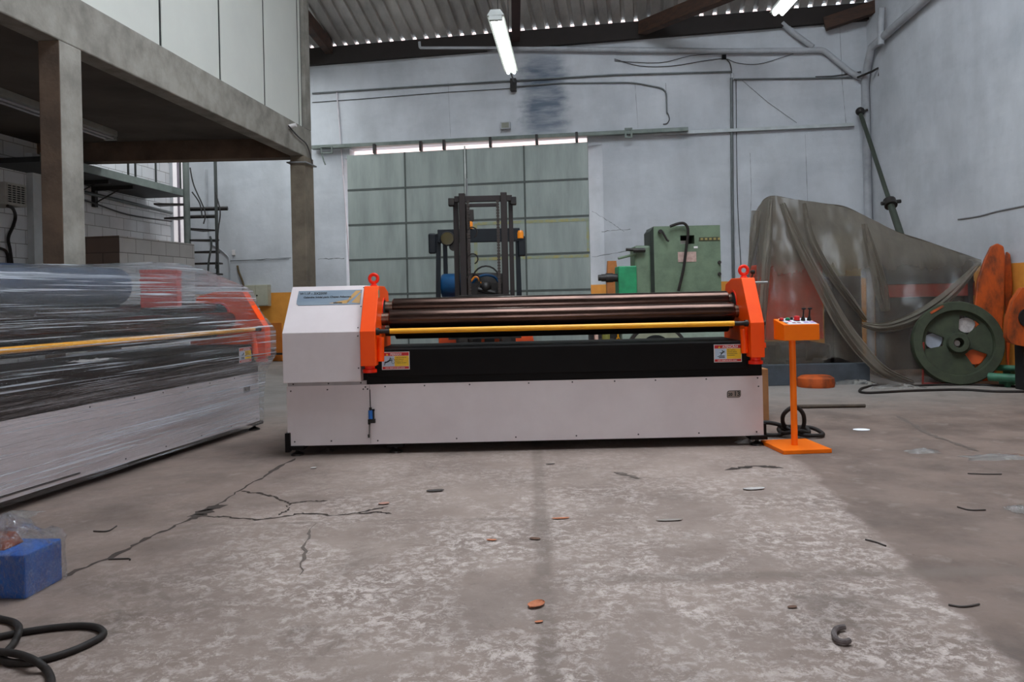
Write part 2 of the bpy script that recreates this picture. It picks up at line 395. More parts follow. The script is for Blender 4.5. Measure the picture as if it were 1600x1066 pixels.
def film_mat(name,tint,base_a,streak_a,st,scale,rough,diff,lo=.5,hi=.66,bump=.4,rot=(0,0,0),gl=.5,bst=None,bd=.03):
    """thin plastic film: transparent with milky folds and a glossy surface"""
    m=bpy.data.materials.new(name); m.use_nodes=True; N=m.node_tree.nodes; L=m.node_tree.links
    N.remove(N['Principled BSDF']); out=N['Material Output']
    tc=N.new('ShaderNodeTexCoord'); mp=N.new('ShaderNodeMapping'); mp.inputs['Scale'].default_value=st; mp.inputs['Rotation'].default_value=rot
    L.new(tc.outputs['Object'],mp.inputs[0])
    n=N.new('ShaderNodeTexNoise'); n.inputs['Scale'].default_value=scale; n.inputs['Detail'].default_value=7; n.inputs['Roughness'].default_value=.65; n.inputs['Distortion'].default_value=.3
    L.new(mp.outputs[0],n.inputs['Vector'])
    r=N.new('ShaderNodeMapRange'); L.new(n.outputs['Fac'],r.inputs[0]); r.inputs[1].default_value=lo; r.inputs[2].default_value=hi; r.inputs[3].default_value=base_a; r.inputs[4].default_value=streak_a
    b=N.new('ShaderNodeBump'); b.inputs['Strength'].default_value=bump; b.inputs['Distance'].default_value=bd
    hsrc=n.outputs['Fac']
    if bst:
        mp2=N.new('ShaderNodeMapping'); mp2.inputs['Scale'].default_value=bst; mp2.inputs['Rotation'].default_value=rot; L.new(tc.outputs['Object'],mp2.inputs[0])
        n2=N.new('ShaderNodeTexNoise'); n2.inputs['Scale'].default_value=1; n2.inputs['Detail'].default_value=5; n2.inputs['Roughness'].default_value=.6; L.new(mp2.outputs[0],n2.inputs['Vector']); hsrc=n2.outputs['Fac']
    L.new(hsrc,b.inputs['Height'])
    tr=N.new('ShaderNodeBsdfTransparent'); tr.inputs[0].default_value=(.96,.97,.98,1)
    d=N.new('ShaderNodeBsdfDiffuse'); d.inputs[0].default_value=lin(tint); tl=N.new('ShaderNodeBsdfTranslucent'); tl.inputs[0].default_value=lin(tint)
    g=N.new('ShaderNodeBsdfGlossy'); g.inputs['Roughness'].default_value=rough; g.inputs[0].default_value=(.95,.97,1,1); L.new(b.outputs[0],g.inputs['Normal'])
    a1=N.new('ShaderNodeMixShader'); a1.inputs[0].default_value=.4; L.new(d.outputs[0],a1.inputs[1]); L.new(tl.outputs[0],a1.inputs[2])
    a2=N.new('ShaderNodeMixShader'); L.new(r.outputs[0],a2.inputs[0]); L.new(tr.outputs[0],a2.inputs[1]); L.new(a1.outputs[0],a2.inputs[2])
    ge=N.new('ShaderNodeNewGeometry'); io=N.new('ShaderNodeMapRange'); L.new(ge.outputs['Backfacing'],io.inputs[0]); io.inputs[3].default_value=1.45; io.inputs[4].default_value=1/1.45
    fr=N.new('ShaderNodeFresnel'); L.new(io.outputs[0],fr.inputs[0]); L.new(b.outputs[0],fr.inputs['Normal'])
    fm=N.new('ShaderNodeMath'); fm.operation='MULTIPLY'; L.new(fr.outputs[0],fm.inputs[0]); fm.inputs[1].default_value=gl*2
    a3=N.new('ShaderNodeMixShader'); L.new(fm.outputs[0],a3.inputs[0]); L.new(a2.outputs[0],a3.inputs[1]); L.new(g.outputs[0],a3.inputs[2])
    L.new(a3.outputs[0],out.inputs['Surface']); return m
def layered(m,z0,z1,lowf,highf,bands=None):
    """the sheet lies in more layers (milkier) above a height; bands paint highlight streaks"""
    N=m.node_tree.nodes; L=m.node_tree.links
    mr=[n for n in N if n.type=='MAP_RANGE' and n.inputs[0].links[0].from_node.type=='TEX_NOISE'][0]; tc=[n for n in N if n.type=='TEX_COORD'][0]
    dst=[l.to_socket for l in mr.outputs[0].links]
    sp=N.new('ShaderNodeSeparateXYZ'); L.new(tc.outputs['Object'],sp.inputs[0])
    zr=N.new('ShaderNodeMapRange'); zr.interpolation_type='SMOOTHSTEP'; L.new(sp.outputs[2],zr.inputs[0]); zr.inputs[1].default_value=z0; zr.inputs[2].default_value=z1; zr.inputs[3].default_value=lowf; zr.inputs[4].default_value=highf
    ad=N.new('ShaderNodeMath'); ad.operation='ADD'; ad.use_clamp=True; L.new(mr.outputs[0],ad.inputs[0]); L.new(zr.outputs[0],ad.inputs[1]); o=ad.outputs[0]
    if bands:
        for rot,st,lo,hi,amt in bands:
            mp=N.new('ShaderNodeMapping'); mp.inputs['Rotation'].default_value=(0,rot,0); mp.inputs['Scale'].default_value=st; L.new(tc.outputs['Object'],mp.inputs[0])
            n=N.new('ShaderNodeTexNoise'); n.inputs['Scale'].default_value=1; n.inputs['Detail'].default_value=2; L.new(mp.outputs[0],n.inputs['Vector'])
            r=N.new('ShaderNodeMapRange'); L.new(n.outputs['Fac'],r.inputs[0]); r.inputs[1].default_value=lo; r.inputs[2].default_value=hi; r.inputs[3].default_value=0; r.inputs[4].default_value=amt
            a=N.new('ShaderNodeMath'); a.operation='ADD'; a.use_clamp=True; L.new(o,a.inputs[0]); L.new(r.outputs[0],a.inputs[1]); o=a.outputs[0]
    for d in dst: L.new(o,d)
    return m
stretch_film=layered(film_mat('clear_stretch_film',(224,231,240),.01,.8,(.3,9,20),2.0,.07,.5,lo=.58,hi=.76,bump=1.0,rot=(0,math.radians(4),0),gl=.8,bst=(1.6,16,26),bd=.035),.95,1.22,.0,.10,
    bands=[(math.radians(9),(.12,1,9),.60,.66,.34),(math.radians(3),(.25,1,40),.60,.68,.45),(math.radians(14),(.15,1,16),.62,.68,.30),(math.radians(7),(.5,1,90),.62,.68,.5),(math.radians(2),(.8,1,70),.59,.65,.75)])  # streaks and bands also paint pale highlights into the film, beside milky folds
tarp_film=layered(film_mat('dusty_plastic_sheet',(124,116,104),.24,.60,(1.4,1,.45),3.2,.34,.7,lo=.36,hi=.78,bump=.3,gl=.28),1.12,1.56,.0,.46)
bag_film=film_mat('crumpled_clear_plastic',(206,198,196),.0,.42,(1,1,1),16,.12,.5,lo=.52,hi=.72,bump=1.0,gl=.75,bst=(45,45,45),bd=.03)

# ------------------------------------------------------------------ SETTING
mb=MB(); mb.add([(-9,-6,0),(7,-6,0),(7,17,0),(-9,17,0)],[(0,1,2,3)])
def strip(pts,w,z,m):
    P=[FL(*p) for p in pts]; Q=[]
    for i in range(len(P)-1):
        for k in range(8):
            t=k/8; q=P[i].lerp(P[i+1],t); Q.append(q+Vector((random.uniform(-1,1),random.uniform(-1,1),0))*.012)
    Q.append(P[-1]); ws=[w*random.uniform(.2,1.1) for _ in Q]; ws[0]=ws[-1]=.003
    mb.ribbon([Vector((q.x,q.y,z)) for q in Q],ws,(0,0,1),m)
strip([(463,716),(420,740),(376,766),(330,796),(296,812),(240,838),(180,868),(90,905)],.035,.0010,1)
strip([(340,790),(318,800),(300,812)],.10,.0012,1)
strip([(376,768),(410,772),(432,778),(452,787),(480,784),(512,783)],.026,.0014,1)
strip([(452,787),(448,798),(436,806)],.018,.0016,1)
strip([(318,808),(350,808),(402,813),(440,808),(470,803),(530,806),(566,800),(606,792)],.022,.0018,1)
strip([(560,803),(585,801),(612,803)],.03,.0020,1)
strip([(490,820),(478,850),(468,900)],.016,.0022,2)
strip([(1400,650),(1450,678),(1490,692),(1530,706)],.05,.0024,2)
strip([(1135,735),(1180,728),(1225,732)],.06,.0026,1)
strip([(958,738),(975,742),(1000,748)],.05,.0028,2)
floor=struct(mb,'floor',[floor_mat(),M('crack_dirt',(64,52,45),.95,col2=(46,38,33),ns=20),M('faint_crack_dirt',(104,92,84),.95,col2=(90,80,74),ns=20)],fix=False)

# back wall with the gate opening
plast_b=plaster('whitewashed_plaster_with_ochre_dado',1.28,stain=(.30,1.0,3.95,5.3))
dTL=BWuz(543,243.5,.15); dTR=BWuz(918,223,.15)
du0,du1,dz1=dTL[0],dTR[0],3.72
ou0,ou1,oz1=du0-.06,du1-.10,3.87
corner_u=BWuz(1352,300)[0]+.6; left_u=-7.2
RZ=5.72
mb=MB()
j0,j1=.14,.26      # gate opening jambs, splay added to catch light beside the gate
zb_=3.7
def jamb(a_in,a_out,b_,z0,z1): mb.hexa([(b_,0,z0),(a_in,0,z0),(a_out,.25,z0),(b_,.25,z0),(b_,0,z1),(a_in,0,z1),(a_out,.25,z1),(b_,.25,z1)])
jamb(du0-.13,du0+.02,left_u,0,zb_); jamb(du1+.24,du1-.16,corner_u+.3,0,zb_)
mb.bb((left_u,0,zb_),(du0-.02,.25,RZ)); mb.bb((du1-.02,0,zb_),(corner_u+.3,.25,RZ)); mb.bb((du0-.02,0,oz1),(du1-.02,.25,RZ))
def wl_(pts,w):      # settlement cracks and plaster joints
    P=[]
    for a,b in zip(pts,pts[1:]):
        for k in range(10):
            P.append((a[0]+(b[0]-a[0])*k/10,-.001,a[1]+(b[1]-a[1])*k/10+random.uniform(-.008,.008)))
    P.append((pts[-1][0],-.001,pts[-1][1])); mb.ribbon(P,[w*random.uniform(.3,1.3) for _ in P],(0,-1,0),1)
for pts,w in (([(360,408),(455,403)],.016),([(497,405),(538,404)],.014),([(925,402),(990,390),(1030,386)],.014),([(940,362),(985,358)],.010),([(925,330),(950,345),(975,362)],.008),([(700,130),(704,215)],.006),([(1040,130),(1043,180)],.006),([(1172,240),(1174,300),(1170,400)],.006),([(1258,210),(1262,318)],.008),([(1312,40),(1316,130),(1322,195)],.008),([(992,130),(997,200)],.006)):
    wl_([BWuz(*p) for p in pts],w)
wb=struct(mb,'wall_back',[plast_b,M('wall_crack_grey',(120,122,122),.9)],fix=False); wb.location=(0,BW_Y,0); wb.rotation_euler=(0,0,B_ANG)
# right wall
mb=MB(); mb.bb((0,-7,0),(.25,15,9.6))
wr=struct(mb,'wall_right',plaster('whitewashed_plaster_right',1.365)); wr.location=(RW_X,0,0); wr.rotation_euler=(0,0,-math.atan(RW_K))
# left wall of painted blocks
mb=MB(); mb.bb((-.25,-7,0),(0,17,9.6))
wl=struct(mb,'wall_left',block_white); wl.location=(LW_X,0,0); wl.rotation_euler=(0,0,-math.atan(LW_K))
# rear wall behind the camera with a gate opening kept small to limit sky light
mb=MB(); mb.bb((-9,-6.2,0),(-.4,-6,9.6)); mb.bb((1.8,-6.2,0),(7,-6,9.6)); mb.bb((-.4,-6.2,2.6),(1.8,-6,9.6))
struct(mb,'wall_rear',plaster('whitewashed_plaster_rear',1.28))
# pilaster on left wall
p0=LW(47,350); p1=LW(70,350)
mb=MB(); mb.bb((-.05,p0.y,0),(.10,p0.y+.55,3.3)); o=struct(mb,'trim_1',M('white_pilaster_paint',(204,206,206),.75,col2=(186,188,188),ns=3)); o.location=(LW_X,0,0); o.rotation_euler=(0,0,-math.atan(LW_K))

# roof: corrugated sheets rising towards the camera from the back wall
SL=.36
def roofz(off): return RZ+.03+SL*off
mb=MB(); prof=[]; u=left_u-.3; pitch=.218
while u<corner_u+.5:
    prof+= [(u,0),(u+.135,0),(u+.15,.045),(u+.195,.045),(u+.21,0)]; u+=pitch
vs=[];n=len(prof)
for off in (.02,2.0,4.6):
    for (a,h) in prof: vs.append(WP(a,roofz(off)+h,off))
fs=[(i+k*n,i+1+k*n,i+1+(k+1)*n,i+(k+1)*n) for k in range(2) for i in range(n-1)]
mb.add(vs,fs)
galv=M('old_galvanised_roof_sheet',(206,202,196),.45,.15,col2=(140,136,132),ns=1.6,lo=.3,hi=.75,stretch=(1.5,.5,1))
struct(mb,'ceiling',galv,fix=False)
# roof beyond the frame, with a skylight opening
mb=MB(); zt=8.0
mb.bb((-9,-6,zt),(7,2.6,zt+.05)); mb.bb((-9,2.6,zt),(-1,10.2,zt+.05)); mb.bb((3.6,2.6,zt),(7,10.2,zt+.05)); mb.bb((-1,7.8,zt),(3.6,10.2,zt+.05))
vs=[WP(left_u-.3,roofz(4.6)+.05,4.6),WP(corner_u+.5,roofz(4.6)+.05,4.6),Vector((7,9.4,zt+.02)),Vector((-9,10.1,zt+.02))]
mb.add(vs,[(0,1,2,3)])
struct(mb,'ceiling_2',galv,fix=False)
# wall plate timber under the sheet ends
mb=MB(); A=WP(left_u,0,0);
mb.hexa([WP(left_u,RZ-.30,.01),WP(corner_u-.35,RZ-.26,.01),WP(corner_u-.35,RZ-.26,.10),WP(left_u,RZ-.30,.10),WP(left_u,RZ+.02,.01),WP(corner_u-.35,RZ+.02,.01),WP(corner_u-.35,RZ+.02,.10),WP(left_u,RZ+.02,.10)])
struct(mb,'trim_2',M('dark_wall_plate',(44,38,36),.9))  # plate set darker than the rafters
# rafters
def beam(name,p,q,w,h,label,m=timber):
    p,q=Vector(p),Vector(q); d=(q-p).normalized(); sd=d.cross(Vector((0,0,1))).normalized(); up=sd.cross(d)
    mb=MB(); v=[]
    for e in (-.5,.5):
        for base,sg in ((p,-1),(p,1),(q,1),(q,-1)): v.append(base+sd*sg*w/2+up*e*h)
    mb.hexa(v); return solo(mb,name,m,label,'roof beam',bevel=.006)
beam('timber_rafter',BW(1003,44,.12),W(1190,-32,11.2),.16,.22,'dark timber rafter rising from the top of the back wall toward the right')
beam('timber_rafter',BW(514,74,.12),W(446,-10,12.2),.14,.24,'dark timber rafter end showing just right of the concrete post by the partition')
beam('timber_rafter',BW(1288,38,.12),W(1384,6,12.75),.14,.20,'brown timber rafter stub in the top right corner above the drainpipes')
beam('timber_rafter',BW(806,60,.10),W(806,-12,11.9),.14,.12,'dark timber rafter above the lit tube lamp, at the middle of the roof',M('reddish_dark_timber',(64,40,36),.85))

# exterior seen through the strip over the gate
mb=MB(); mb.bb((du0-4,-.2,0),(du1+4,0,7)); o=struct(mb,'wall_outside',brick_out); p=WP(0,0,-3.2); o.location=(p.x,p.y,0); o.rotation_euler=(0,0,B_ANG)

# ---- sliding gate
mb=MB(); mb.bb((du0,-.03,.04),(du1,.03,dz1))
rows=[3.09,2.46,1.83,1.20,.57]; cols=[BWuz(635,330,.15)[0],BWuz(821,330,.15)[0]]; mid=BWuz(729,330,.15)[0]
for z in rows: mb.bb((du0,-.036,z-.018),(du1,-.030,z+.018),1)
for c in cols: mb.bb((c-.015,-.0365,.04),(c+.015,-.030,dz1),1)
mb.bb((mid-.03,-.037,.04),(mid-.018,-.03,dz1),1); mb.bb((mid+.018,-.037,.04),(mid+.03,-.03,dz1),1)
for z in (2.40,1.78): mb.bb((mid+.2,-.0352,z-.03),(du1-.02,-.0346,z+.02),2)
mb.bb((mid+.13,-.0352,1.2),(mid+.19,-.0346,2.4),2); mb.bb((du1-.05,-.0352,1.83),(du1-.01,-.0346,2.4),2)
gate=mb.build('door_1',[door_m,door_seam,rust_y]); gate['kind']='structure'
p=WP(0,0,.15); gate.location=(p.x,p.y,0); gate.rotation_euler=(0,0,B_ANG)
mb=MB(); mb.bb((mid-.014,-.045,1.5),(mid+.014,-.03,dz1+.05)); o=mb.build('gap_strip',M('pale_gap_strip',(200,204,200),.5),gate)  # pale strip drawn over the middle gap of the gate
mb=MB()
for px in (588,660,696,768,840,902):
    u=BWuz(px,215,.1)[0]; mb.bb((u-.02,-.10,dz1),(u+.02,0,oz1+.02))
mb.build('hanger',grime,gate)
# hanging rail across the wall
def wbar(name,px0,px1,h,d,off,mat,label,cat):
    u0,z0=BWuz(*px0,off); u1,z1=BWuz(*px1,off); mb=MB()
    mb.hexa([WP(u0,z0-h/2,off-d/2),WP(u1,z1-h/2,off-d/2),WP(u1,z1-h/2,off+d/2),WP(u0,z0-h/2,off+d/2),WP(u0,z0+h/2,off-d/2),WP(u1,z1+h/2,off-d/2),WP(u1,z1+h/2,off+d/2),WP(u0,z0+h/2,off+d/2)])
    return solo(mb,name,mat,label,cat,bevel=.004)
wbar('gate_rail',(488,231),(1075,202.5),.065,.12,.12,rail_m,'long grey steel rail above the sliding gate','rail')
wbar('steel_bar',(1022,209.5),(1334,195),.055,.06,.05,M('pale_steel_bar',(180,184,184),.5,.2),'pale square steel bar fixed across the wall right of the gate rail','bar')
mb=MB(); u,z=BWuz(982,207.5,.2); 
for du in (-.05,.05): mb.box(WP(u+du,z,.19),(.03,.02,.17))
for dz in (-.07,.07): mb.box(WP(u,z+dz,.19),(.13,.02,.03))
solo(mb,'rail_bracket',rail_m,'small square steel bracket on the gate rail right of the gate','bracket')
mb=MB(); u,z=BWuz(510,234,.2)
for du in (-.1,.1): mb.box(WP(u+du,z,.19),(.02,.02,.13))
for dz in (-.055,.055): mb.box(WP(u,z+dz,.19),(.22,.02,.02))
mb.tube([WP(u-.1,z-.05,.19),WP(u-.06,z-.2,.19),WP(u-.03,z-.27,.19)],.014,8)
solo(mb,'rail_stop',rail_m,'hooked steel stop on the left end of the gate rail','bracket')

# ---- pipes, conduits and cables on the walls
def wpipe(name,pts,r,mat,label,cat,off=None,n=0,seg=10):
    off=r+.012 if off is None else off
    P=[BW(*p,off) for p in pts]
    if n: P=smooth(P,n)
    mb=MB().tube(P,r,seg,mat if isinstance(mat,int) else 0); return solo(mb,name,mat,label,cat)
def bend(pts,k=5,f=.25):
    """round the corners of a polyline of pixel points"""
    out=[pts[0]]
    for i in range(1,len(pts)-1):
        a,b,c=[Vector((*q,0)) for q in (pts[i-1],pts[i],pts[i+1])]
        l=min((a-b).length,(c-b).length)*f; l=min(l,14)
        p=b+(a-b).normalized()*l; q=b+(c-b).normalized()*l
        for j in range(k+1):
            t=j/k; v=p*(1-t)**2+b*2*t*(1-t)+q*t*t; out.append((v.x,v.y))
    return out+[pts[-1]]
wpipe('drain_pipe',bend([(656,66),(657,76),(800,76),(960,78),(1130,80),(1255,79),(1286,78),(1330,114),(1350,124)]),.048,pvc,'long grey white drain pipe running along the top of the back wall','pipe')
wpipe('drain_pipe',bend([(1222,36),(1240,52),(1270,74)]),.05,pvc,'short slanted drain pipe dropping into the long pipe at top right','pipe')
# corner downpipe and its sloping branch on the right wall
cx=1353
P=[BW(1361,560,.08),BW(1360,450,.08),BW(1356,300,.08),BW(1352,128,.08)]
Q=[RW(1362,74,.10),RW(1400,40,.08),RW(1445,0,.08),RW(1500,-48,.08)]
mb=MB().tube(P+[P[-1].lerp(Q[0],.5)+Vector((-.01,0,0))]+Q,.062,12)
solo(mb,'downpipe',pvc,'thick pale downpipe in the right corner that turns up along the right wall','pipe')
mb=MB().tube([RW(1377,70,.12),RW(1376,42,.12),RW(1378,12,.12)],.05,12); solo(mb,'vent_pipe',pvc,'short vertical pipe stub standing on the sloping corner pipe','pipe')
wpipe('conduit_pipe',[(488,146),(640,136),(806,126),(960,117),(1143,112)],.016,conduit_m,'thin dark conduit running level from the partition to the vertical conduit','conduit')
wpipe('conduit_pipe',bend([(806,135.5),(870,130),(990,129),(1041,139),(1042,178)],5,.3),.013,conduit_m,'thin grey conduit that bends down to a hook right of the lamp','conduit')
wpipe('conduit_pipe',[(1146,124),(1250,122.5),(1330,121),(1352,116)],.015,conduit_m,'short level conduit from the vertical conduit to the corner pipe','conduit')
wpipe('conduit_pipe',[(1143,122),(1144,300),(1146,452)],.026,conduit_m,'vertical grey conduit on the wall above the green machine','conduit')
wpipe('conduit_pipe',[(526,142),(530,190),(540,330),(548,440)],.012,M('white_conduit',(214,206,210),.5),'thin white vertical pipe left of the gate','conduit')
wpipe('wall_cable',[(488,160),(560,155),(700,144),(800,138)],.006,cable_m,'thin black cable just under the left level conduit','cable')
wpipe('wall_cable',[(960,92),(1000,103),(1050,103),(1100,95),(1131,91)],.006,cable_m,'black cable sagging into the dark socket near the top of the wall','cable',n=4)
wpipe('wall_cable',[(960,95),(1030,98),(1080,87),(1128,84)],.005,cable_m,'upper thin cable looping toward the dark socket','cable',n=4)
wpipe('wall_cable',[(1133,91),(1140,98),(1143,110),(1143,122)],.008,cable_m,'short black cable dropping from the dark socket to the conduit','cable',n=4)
wpipe('wall_cable',[(1136,92),(1155,99),(1185,100),(1215,92),(1240,84)],.005,cable_m,'thin cable sagging right of the dark socket','cable',n=4)
wpipe('wall_cable',[(1150,124),(1152,300),(1158,420)],.006,cable_m,'thin cable hanging beside the vertical conduit','cable',n=4)
wpipe('wall_cable',[(1043,176),(1046,186),(1042,193),(1036,194)],.008,cable_m,'curled cable end below the bent conduit','cable',n=5)
wpipe('wall_cable',[(1160,126),(1200,160),(1245,192)],.003,cable_m,'fine wire slanting down the wall from the vertical conduit','cable')
wpipe('wall_cable',[(1274,120),(1300,119),(1330,115),(1345,112)],.010,cable_m,'twisted cable bundle at the corner pipe','cable')
def wbox(name,px,size,mat,label,cat,off=0,bevel=.006):
    u,z=BWuz(*px,0); mb=MB(); R=Matrix.Rotation(B_ANG,3,'Z'); mb.box(WP(u,z,off+size[1]/2),size,0,R); return solo(mb,name,mat,label,cat,bevel=bevel)
wbox('junction_box',(1131,90),(.07,.06,.07),black_paint,'small dark cable socket high on the back wall','box')
wbox('junction_box',(1144,121),(.05,.05,.12),pvc,'small white conduit fitting at the top of the vertical conduit','box')
wbox('junction_box',(803,134),(.10,.10,.22),grime,'dark junction box below the lit tube lamp','box')
u,z=BWuz(791,197.5)
mb=MB(); R=Matrix.Rotation(B_ANG,3,'Z'); mb.box(WP(u,z,.05),(.17,.10,.12),0,R); mb.box(WP(u,z,.102),(.13,.005,.09),1,R)
mb.tube([WP(u-.05,z-.06,.05),WP(u-.10,z-.12,.03)],.008,6,0)
solo(mb,'flood_lamp',[pvc,M('lamp_glass_grey',(140,140,128),.3)],'small grey flood lamp above the gate rail','lamp')
wbox('wall_switch',(366,395),(.06,.04,.10),paint_w,'small white switch on the wall right of the spiral stair','switch')
# arm bracket at the corner
mb=MB(); mb.tube(smooth([BW(1340,121,.12),BW(1352,116,.25),BW(1362,112,.35),BW(1374,106,.35),BW(1375,112,.35)],4),.018,8); mb.cyl(BW(1375,108,.35),BW(1374,119,.35),.024,10)
solo(mb,'pipe_bracket',grime,'dark bent bracket sticking out by the corner pipe','bracket')
# dado niche and electrical cabinet at left
u0,z0=BWuz(386,446); u1,z1=BWuz(424,478)
cabt=thing('electrical_cabinet','cream two door steel cabinet on the wall between the wrapped and unwrapped machines','cabinet',WP((u0+u1)/2,z1,.06),B_ANG)
w=u1-u0; h=z0-z1
MB().bb((-w/2,-.06,0),(w/2,.06,h)).build('body',cab_m,cabt,bevel=.004)
for sgn in (-1,1):
    d=MB().bb((min(sgn*.006,sgn*(w/2-.012)),-.075,.012),(max(sgn*.006,sgn*(w/2-.012)),-.06,h-.012)).build('door',cab_m,cabt,bevel=.003)
MB().box((.03,-.08,h*.5),(.02,.02,.03)).build('latch',grime,cabt)
wpipe('wall_cable',[(371,415),(373,425),(379,440),(383,456)],.02,M('rusty_streak_steel',(112,92,58),.8,col2=(60,50,40),ns=14),'rusty bent strip on the wall left of the cream cabinet','strip',n=3)
wpipe('conduit_pipe',bend([(322,265),(324,330),(328,380),(345,390),(358,402),(359,440)]),.014,pvc,'thin pale pipe bending down beside the spiral stair','conduit')
# niche (darker orange recess frame) as trim
u0,z0=BWuz(405,505); u1,z1=BWuz(441,556)
mb=MB(); mb.bb((u0,-.02,.02),(u1,.0,z0)); o=struct(mb,'trim_3',M('deep_orange_dado_panel',(196,112,36),.8,col2=(176,98,30),ns=4)); o.location=(0,BW_Y,0); o.rotation_euler=(0,0,B_ANG)
mb=MB(); mb.tube([BW(412,553,.10),BW(441,553,.10)],.02,8); mb.cyl(BW(422,548,.10),BW(422,566,.10),.035,10); mb.cyl(BW(427,545,.1),BW(427,553,.1),.03,10)
solo(mb,'floor_valve',grime,'dark pipe valve at the foot of the orange dado','valve')
# fine rope line at mid wall
wpipe('wall_cable',[(360,408),(400,407),(452,405)],.004,cable_m,'thin dark wire stretched level above the cream cabinet','cable')
# crack line on the right wall
mb=MB().tube(smooth([RW(1497,343,.004),RW(1530,338,.004),RW(1560,330,.004),RW(1610,320,.004)],4),.010,6); solo(mb,'wall_cable',M('wall_crack_line',(120,118,118),.8),'grey line drawn as a crack along the right wall at upper right','cable')

# ---- leaning pole
pt=W(1344,176,12.9); pb_=W(1478,596,10.3); 
d=pb_-pt; pt2=pt; 
pole=thing('steel_prop','long dark green steel prop leaning in the right corner','pole',Vector((pb_.x,pb_.y,0)))
foot=Vector((pb_.x,pb_.y,0)); m1=W(1391,318,11.6)
foot=m1+(m1-pt)*((m1.z)/(pt.z-m1.z)); pole.location=foot
pole_m=M('dark_olive_steel',(66,72,62),.6,.3)
MB().cyl(m1,pt,.032,12).build('inner_tube',pole_m,pole,world=True)
MB().cyl(foot+Vector((0,0,.01)),m1,.048,12).build('outer_tube',pole_m,pole,world=True)
MB().sphere(pt+Vector((0,0,.02)),.07).cyl(pt,pt+Vector((.12,0,.04)),.02,8).build('head',grime,pole,world=True)
MB().cyl(m1+(pt-m1).normalized()*-.05,m1+(pt-m1).normalized()*.06,.09,14).cyl(m1+Vector((-.13,0,0)),m1+Vector((.15,0,.03)),.028,8).build('collar',grime,pole,world=True)

# ------------------------------------------------------------------ mezzanine
MK=.108; MX=-4.20
def MZ(y,z,dx=0): return Vector((MX+MK*y+dx,y,z))
def mez_box(mb,y0,y1,z0,z1,d0,d1,m=0):     # d: distance behind the face (to -x)
    mb.hexa([MZ(y0,z0,-d1),MZ(y0,z0,-d0),MZ(y1,z0,-d0),MZ(y1,z0,-d1),MZ(y0,z1,-d1),MZ(y0,z1,-d0),MZ(y1,z1,-d0),MZ(y1,z1,-d1)],m)
ZB,ZT=3.20,3.62
yA0,yA1=6.30,6.57; yB0,yB1=11.50,11.86
mb=MB(); mez_box(mb,-2,yB1,ZB,ZT,0,.20); struct(mb,'trim_beam',concrete,bevel=.012)
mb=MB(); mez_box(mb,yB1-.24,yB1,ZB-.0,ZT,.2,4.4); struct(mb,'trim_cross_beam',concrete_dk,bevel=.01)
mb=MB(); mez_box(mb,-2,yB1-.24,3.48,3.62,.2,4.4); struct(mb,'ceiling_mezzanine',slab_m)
# columns: front face painted darker brown for its shade, the side facing the hall is pale
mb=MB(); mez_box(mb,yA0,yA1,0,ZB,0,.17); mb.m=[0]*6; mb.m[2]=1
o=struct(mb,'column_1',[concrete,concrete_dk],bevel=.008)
mb=MB(); mez_box(mb,yB0,yB1,0,ZB,-.02,.19); struct(mb,'column_2',M('brownish_column_concrete',(128,116,100),.9,col2=(96,86,74),ns=3,bump=.3),bevel=.01)
mb=MB(); mez_box(mb,yB1-.22,yB1,ZT,7.4,.0,.10); struct(mb,'column_3',concrete,bevel=.008)
# partition of white panels on top
seam_y=[]
for px in (253,345,414,467):
    a,b=ab(px,150); seam_y.append((MX-.04)/(a-MK))
mb=MB(); ys=[-2]+[y for y in seam_y]+[yB1-.24]
ys=[-2,2.2,4.6]+[y for y in seam_y if y>4.6]+[yB1-.24]
for i in range(len(ys)-1):
    mez_box(mb,ys[i]+.024,ys[i+1]-.024,ZT,7.4,.04,.09)
mez_box(mb,-2,yB1-.2,ZT,7.4,.048,.12,1)
struct(mb,'wall_partition',[wall_panel,M('panel_joint_black',(26,28,28),.7)])
mb=MB(); mez_box(mb,yB1-.06,yB1,ZT,7.4,.12,4.4); mez_box(mb,-2,yB1-.06,7.35,7.4,.12,4.4); struct(mb,'wall_partition_end',wall_panel)
# small cable on the beam end
pA=MZ(10.9,3.5,.03); pB=MZ(11.6,3.36,.03); mb=MB().tube(smooth([pA,pA.lerp(pB,.5)+Vector((0,0,-.01)),pB,MZ(11.75,3.1,.05)],4),.009,8); mb.cyl(MZ(11.0,3.51,.0),MZ(11.0,3.53,.10),.03,10,1)
solo(mb,'cable_hook',[cable_m,paint_w],'grey cable with a white insulator on the end of the concrete beam','cable')
mb=MB().tube([MZ(yB0-.03,3.10,.05),MZ(yB1+.03,3.10,.05),MZ(yB1+.03,3.10,-.22),MZ(yB0-.03,3.10,-.22)],.012,8,closed=True)
solo(mb,'column_band',M('grey_band',(150,150,150),.5,.4),'thin band tied around the far concrete column under the beam','band')
